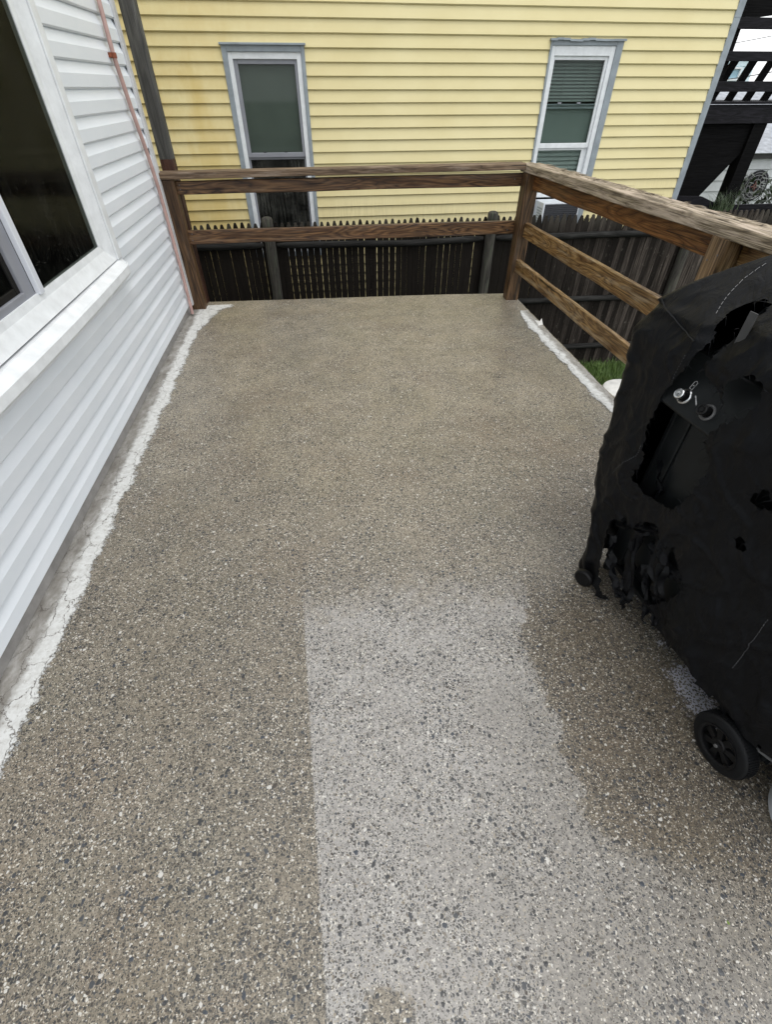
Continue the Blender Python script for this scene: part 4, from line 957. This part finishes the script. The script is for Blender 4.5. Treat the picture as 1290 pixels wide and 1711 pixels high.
# cover
H = {
 'a': [(0.046, 1.074), (0.011, 1.07), (-0.011, 1.055), (-0.02, 1.035), (-0.016, 1.007), (0.0, 0.978), (-0.013, 0.919), (-0.051, 0.808), (-0.053, 0.759), (-0.054, 0.683), (-0.023, 0.584), (-0.038, 0.511), (0.025, 0.504), (0.129, 0.521), (0.161, 0.549), (0.185, 0.634), (0.185, 0.713), (0.171, 0.745), (0.132, 0.762), (0.138, 0.792), (0.162, 0.845), (0.119, 0.88), (0.06, 0.891), (0.019, 0.92), (0.028, 0.956), (0.047, 1.007), (0.052, 1.063)],
 'b': [(0.106, 0.898), (0.117, 0.927), (0.158, 0.961), (0.192, 0.956), (0.209, 0.912), (0.189, 0.861), (0.17, 0.842)],
 'c': [(-0.054, 0.3), (0.0, 0.36), (0.044, 0.363), (0.10, 0.44), (0.13, 0.44), (0.168, 0.42), (0.212, 0.43), (0.256, 0.40), (0.29, 0.38), (0.30, 0.336), (0.27, 0.249), (0.194, 0.114), (0.079, 0.054), (0.02, 0.10), (-0.005, 0.156), (-0.03, 0.22)],
 'd': [(0.347, 0.598), (0.347, 0.62), (0.366, 0.622), (0.376, 0.599), (0.362, 0.585)],
 'e': [(0.321, 0.713), (0.328, 0.75), (0.348, 0.77), (0.374, 0.734), (0.342, 0.703)]}
def inside(p, poly):
    c_ = False; j = len(poly)-1
    for i in range(len(poly)):
        a_, b_ = poly[i], poly[j]
        if (a_[1] > p[1]) != (b_[1] > p[1]) and p[0] < (b_[0]-a_[0])*(p[1]-a_[1])/(b_[1]-a_[1])+a_[0]: c_ = not c_
        j = i
    return c_
def sstep(a, b, x): t = max(0, min(1, (x-a)/(b-a))); return t*t*(3-2*t)
def peri():
    """perimeter samples: (s-side, fu 0..1, fw 0..1, nx, nw)"""
    out = []
    nfr, nend, nbk = 250, 46, 40; rc = 0.055
    # start at back-far corner, go along the far end to the front, then along the front to near end, near end back, back
    for i in range(nend): out.append((0.0, 1-i/nend))
    for i in range(nfr): out.append((i/nfr, 0.0))
    for i in range(nend): out.append((1.0, i/nend))
    for i in range(nbk): out.append((1-i/nbk, 1.0))
    return out
PER = peri()
def cover_point(fu, fw, t):
    """t: 0 hem .. 1 shoulder .. 2 ridge, in grill coordinates"""
    if t <= 1:
        zc = t
        hem_f = 0.02+0.135*sstep(0.16, 0.30, fu)+0.05*sstep(0.6, 0.8, fu)
        hem = hem_f*(1-fw)+0.06*fw
        top = 0.985+0.06*sstep(0.05, 0.35, fu)*sstep(1.2, 0.7, fu)*1.0
        top += 0.03*math.sin(math.pi*fw)
        z = hem+(top-hem)*t
        # outline at this height
        e0 = -0.125-0.025*sstep(0.05, 0.28, z)-0.095*sstep(0.20, 0.48, z)-0.045*sstep(0.45, 0.9, z)   # far end
        e1 = 1.00+0.15*sstep(0.3, 0.8, z)
        w0 = -0.012-0.02*sstep(0.25, 0.0, z)*sstep(0.5, 0.0, fu); w1 = 0.50+0.05*sstep(0.3, 0.8, z)
    else:
        q = t-1; top = 0.985+0.06*sstep(0.05, 0.35, fu)*sstep(1.2, 0.7, fu)+0.03*math.sin(math.pi*fw)
        e0, e1, w0, w1 = -0.260, 1.12, 0.018, 0.52
        # target ridge
        ru = 0.04+fu*0.64; rw = 0.29+(fw-0.5)*0.14
        rz = 1.19
        k = q
        u = (e0+fu*(e1-e0))*(1-k)+ru*k; w = (w0+fw*(w1-w0))*(1-k)+rw*k
        z = top+(rz-top)*(1-(1-k)**1.6)
        return Vector((u, w, z))
    u = e0+fu*(e1-e0); w = w0+fw*(w1-w0)
    k_s = sstep(0.90, 1.0, t)*0.030; e0 += k_s; e1 -= k_s; w0 += k_s; w1 -= k_s; u = e0+fu*(e1-e0); w = w0+fw*(w1-w0)
    # rounded plan corners
    rc = 0.05
    for (cu, cw, su, sw) in ((e0, w0, 1, 1), (e1, w0, -1, 1), (e0, w1, 1, -1), (e1, w1, -1, -1)):
        du, dw = (u-cu)*su, (w-cw)*sw
        if du < rc and dw < rc:
            v = Vector((rc-du, rc-dw)); L = v.length
            if L > 1e-6:
                m = max(rc-du, rc-dw); v = v/L*m; u = cu+su*(rc-v.x); w = cw+sw*(rc-v.y)
    return Vector((u, w, z))
def wrinkle(p, fu, fw, t):
    a_ = 1.0 if t < 1 else (2-t)*0.8
    q = Vector((p.x*5, p.y*5, p.z*2.2))
    d = noise.noise(q)*0.026+noise.noise(Vector((p.x*13+p.z*5, p.y*13, p.z*6-p.x*6)))*0.011
    r1 = abs(noise.noise(Vector((p.x*9-p.z*6, p.y*9, p.z*3+4))))
    d += (0.35-r1)*0.018; r2 = abs(noise.noise(Vector((p.x*4+p.z*7, p.y*6, p.z*4-p.x*5+9)))); d += (0.3-min(0.3, r2*2.2))*0.028*(1 if t < 1 else 0.6)
    d += noise.noise(Vector((p.x*38, p.y*38, p.z*20)))*0.0035
    lowf = sstep(0.55, 0.2, p.z)*sstep(0.5, 0.0, fu)
    d += noise.noise(Vector((p.x*20+p.z*9, p.y*20, p.z*11+7)))*0.016*lowf
    for ku in (0.242, 0.372, 0.5): d += 0.022*math.exp(-((p.x-ku)**2+(p.z-0.84)**2)/0.0012)*(1 if p.y < 0.05 else 0)
    d += 0.016*sstep(0.20, 0.26, p.x)*sstep(0.70, 0.8, p.z)*(1 if p.y < 0.05 else 0)
    d *= 0.62 if p.z > 0.5 else 0.8
    r3 = abs(noise.noise(Vector((p.x*14+p.z*10, p.y*14, p.z*9-p.x*12+3)))); d += (0.18-min(0.18, r3))*0.017
    return d*a_
rows = [i/150 for i in range(151)]+[1+i/34 for i in range(1, 35)]
nP = len(PER); cv = []; frontflag = []
for t in rows:
    base = [cover_point(fu, fw, t) for (fu, fw) in PER]
    for i, p in enumerate(base):
        fu, fw = PER[i]
        a_ = base[(i+1) % nP]-base[i-1]; nrm = Vector((a_.y, -a_.x, 0))
        if nrm.length > 1e-9: nrm.normalize()
        if t > 1: nrm = (nrm*(2-t)+Vector((0, 0, 1))*(t-1)*1.2)
        cv.append(p+nrm*wrinkle(p, fu, fw, t))
cf = []
for j in range(len(rows)-1):
    for i in range(nP):
        i2 = (i+1) % nP; f = (j*nP+i, j*nP+i2, (j+1)*nP+i2, (j+1)*nP+i)
        c_ = (cv[f[0]]+cv[f[2]])/2
        if c_.y < 0.10 and c_.x < 0.6:
            jx = noise.noise(Vector((c_.x*60, c_.z*60, 1)))*0.010; jz = noise.noise(Vector((c_.x*60, c_.z*60, 7)))*0.010
            cu_, cz_ = c_.x+jx, c_.z+jz
            if any(inside((cu_, cz_), h) for h in H.values()): continue
        if rows[j] < 0.02 and noise.noise(Vector((c_.x*14, c_.y*14, 3))) > 0.12: continue
        cf.append(f)
cf.append(tuple((len(rows)-1)*nP+i for i in range(nP)))
me = bpy.data.meshes.new('grill_cover'); me.from_pydata([tuple(v) for v in cv], [], cf)
bm = bmesh.new(); bm.from_mesh(me)
loose = [v for v in bm.verts if not v.link_faces]; bmesh.ops.delete(bm, geom=loose, context='VERTS')
# relax the torn edges so they fray instead of stepping
bv_ = [v for v in bm.verts if any(e.is_boundary for e in v.link_edges)]
for it in range(2): bmesh.ops.smooth_vert(bm, verts=bv_, factor=0.5, use_axis_x=True, use_axis_y=True, use_axis_z=True)
edge_pts = [(v.co.copy(), v.index) for v in bv_ if v.co.z > 0.03 and v.co.y < 0.12 and v.co.x < 0.6]
bmesh.ops.recalc_face_normals(bm, faces=bm.faces); bm.to_mesh(me); bm.free()
cvr = link('grill_cover', me, 'cover_fabric', None, GO, (0, 0, GR), True)
tag(cvr, 'torn black fabric cover draped over the grill, ragged holes on its front', 'grill cover')
# frayed threads round the tears
rg = random.Random(9); th = MB()
for (p, _) in edge_pts:
    if rg.random() < 0.38:
        d = Vector((rg.gauss(0, 1), -abs(rg.gauss(0.2, 0.5)), rg.gauss(-0.3, 1))).normalized(); L = rg.uniform(0.006, 0.028)
        q = p+d*L*0.5+Vector((0, -0.002, 0)); r_ = p+d*L+Vector((0, 0, -L*0.4))
        th.tube([p, q, r_], [0.0008, 0.0006, 0.0003], 4, False)
tag(th.build('frayed_threads', 'cover_fabric', cvr), kind='stuff')
bm = bmesh.new(); bm.from_mesh(me); from mathutils.bvhtree import BVHTree
bvh = BVHTree.FromBMesh(bm); bm.free()
def snap(p, h):
    loc, nr, i, d = bvh.find_nearest(Vector(p))
    if nr.dot(Vector((0, -1, 0.6))) < 0: nr = -nr
    return loc+nr*h
def stitch(name, pts, r_, mat, dash=0.007, gap=0.004, off=0.001, double=0.0):
    P_ = [Vector(p) for p in pts]; seg = []; mb = MB()
    for a0, b0 in zip(P_[:-1], P_[1:]):
        n_ = max(1, int((b0-a0).length/0.002)); seg += [a0.lerp(b0, t/n_) for t in range(n_)]
    k0 = int((dash+gap)/0.002); kd = max(2, int(dash/0.002))
    if gap == 0: mb.tube([snap(q, off) for q in seg[::3]], r_, 4)
    else:
        for i in range(0, len(seg)-kd, k0): mb.tube([snap(seg[j], off) for j in range(i, i+kd)], r_, 4)
    o = mb.build(name, mat, cvr); o['kind'] = 'stuff'
stitch('stitching', [(-0.0491, 0.031, 1.0225), (-0.0608, 0.0481, 1.038), (-0.0683, 0.0624, 1.0522), (-0.073, 0.0801, 1.0683), (-0.0756, 0.0953, 1.0822), (-0.0736, 0.1071, 1.0947), (-0.0698, 0.1184, 1.1075), (-0.066, 0.130, 1.120), (-0.062, 0.142, 1.13)], 0.0008, 'thread_mid', 0.010, 0.002, 0.0010)
stitch('stitching', [(-0.0391, -0.0271, 0.8497), (-0.042, -0.0209, 0.8688), (-0.0394, -0.0212, 0.8925), (-0.0358, -0.0237, 0.9145), (-0.0342, -0.0224, 0.9315)], 0.0006, 'thread_dim', 0.005, 0.003)
stitch('stitching', [(-0.1161, -0.021, 0.4705), (-0.1053, -0.0245, 0.5045), (-0.0789, -0.0345, 0.5449), (-0.0669, -0.0283, 0.5644), (-0.0522, -0.0217, 0.5878), (-0.0495, -0.0212, 0.6079), (-0.0499, -0.0214, 0.6345)], 0.0006, 'thread_dim', 0.007, 0.002)
stitch('stitching', [(0.5345, -0.0144, 0.3114), (0.5276, -0.0077, 0.3719), (0.5245, -0.0161, 0.4391), (0.5151, -0.0055, 0.5114)], 0.0007, 'thread_dim', 0.007, 0.002)
stitch('seam', [(-0.2396, 0.0226, 0.9996), (-0.21, 0.0131, 0.9901), (-0.1779, 0.0032, 0.9853), (-0.1481, 0.0034, 0.9777), (-0.1162, 0.0044, 0.9681), (-0.0678, -0.0112, 0.9652), (-0.0292, -0.0184, 0.962)], 0.0022, 'black_rubber', 0.01, 0)
# rags hanging inside the lower tear
def rag(pts, w, seed):
    mb = MB(); vs = []; pts = [Vector(p) for p in pts]; S = []
    for i in range(len(pts)-1):
        for t in range(8): S.append(pts[i].lerp(pts[i+1], t/8))
    S.append(pts[-1]); k = 7
    for i, p in enumerate(S):
        tn = (S[min(i+1, len(S)-1)]-S[max(i-1, 0)]).normalized(); sd_ = tn.cross(Vector((0, 1, 0))).normalized()
        ww = w*(0.7+0.5*noise.noise(Vector((i*0.25, seed, 0))))*(1-0.6*(i/len(S))**3)
        for j in range(k):
            a_ = (j/(k-1)-0.5)
            vs.append(p+sd_*ww*a_+Vector((0, noise.noise(Vector((i*0.3, j*0.9, seed)))*0.022, noise.noise(Vector((i*0.7, j*1.3, seed+4)))*0.006)))
    mb.add(vs, [(i*k+j, i*k+j+1, (i+1)*k+j+1, (i+1)*k+j) for i in range(len(S)-1) for j in range(k-1)])
    mb.build('torn_rag', 'cover_fabric', cvr, smooth=True)
rag([(-0.06, 0.015, 0.30), (0.06, 0.0, 0.37), (0.15, 0.0, 0.44), (0.19, 0.01, 0.45)], 0.05, 1)
rag([(0.16, 0.01, 0.40), (0.20, 0.0, 0.30), (0.26, 0.01, 0.20), (0.29, 0.0, 0.14)], 0.09, 2)
rag([(0.05, 0.02, 0.36), (0.08, 0.01, 0.24), (0.13, 0.01, 0.12), (0.15, 0.0, 0.06)], 0.08, 3)
rag([(0.10, 0.03, 0.34), (0.22, 0.02, 0.33), (0.30, 0.02, 0.36)], 0.06, 4)
rag([(-0.04, 0.01, 0.24), (0.02, 0.0, 0.16), (0.09, 0.0, 0.09), (0.16, 0.01, 0.10)], 0.06, 5)
rag([(0.02, 0.03, 0.42), (0.05, 0.02, 0.52), (0.0, 0.02, 0.60)], 0.02, 6)
rag([(0.12, 0.03, 0.25), (0.20, 0.02, 0.17), (0.24, 0.01, 0.10)], 0.05, 7)

# gas cylinder at the right edge
gc = empty('gas_cylinder', (1.205, 0.185, 0), 0, 'pale grey gas cylinder just entering the picture beside the grill wheel', 'gas cylinder')
MB().lathe([(0.13, 0.0), (0.148, 0.006), (0.152, 0.03), (0.152, 0.05), (0.152, 0.08), (0.152, 0.22), (0.145, 0.26), (0.11, 0.30), (0.04, 0.32), (0, 0.322)], 48).build('tank', 'cylinder_paint', gc, smooth=True)
MB().lathe([(0.085, 0.29), (0.088, 0.40), (0.083, 0.40), (0.082, 0.29)], 32).build('collar', 'cylinder_paint', gc, smooth=True)
MB().tube([(0, 0, 0.31), (0, 0, 0.37)], 0.018, 12).build('valve', 'steel_grey', gc)

# small leaf on the patio
lf = MB(); leaf_mesh(lf, (0.0, 0, 0.004), Vector((1, 0.4, 0)), Vector((0, 0, 1)), 0.016, 0.004)
tag(lf.build('fallen_leaf', 'leaf_green', None, (0.80, 0.055, 0.022)), 'tiny bright green leaf lying on the patio in the lower right', 'leaf')
SC.render.film_transparent = False
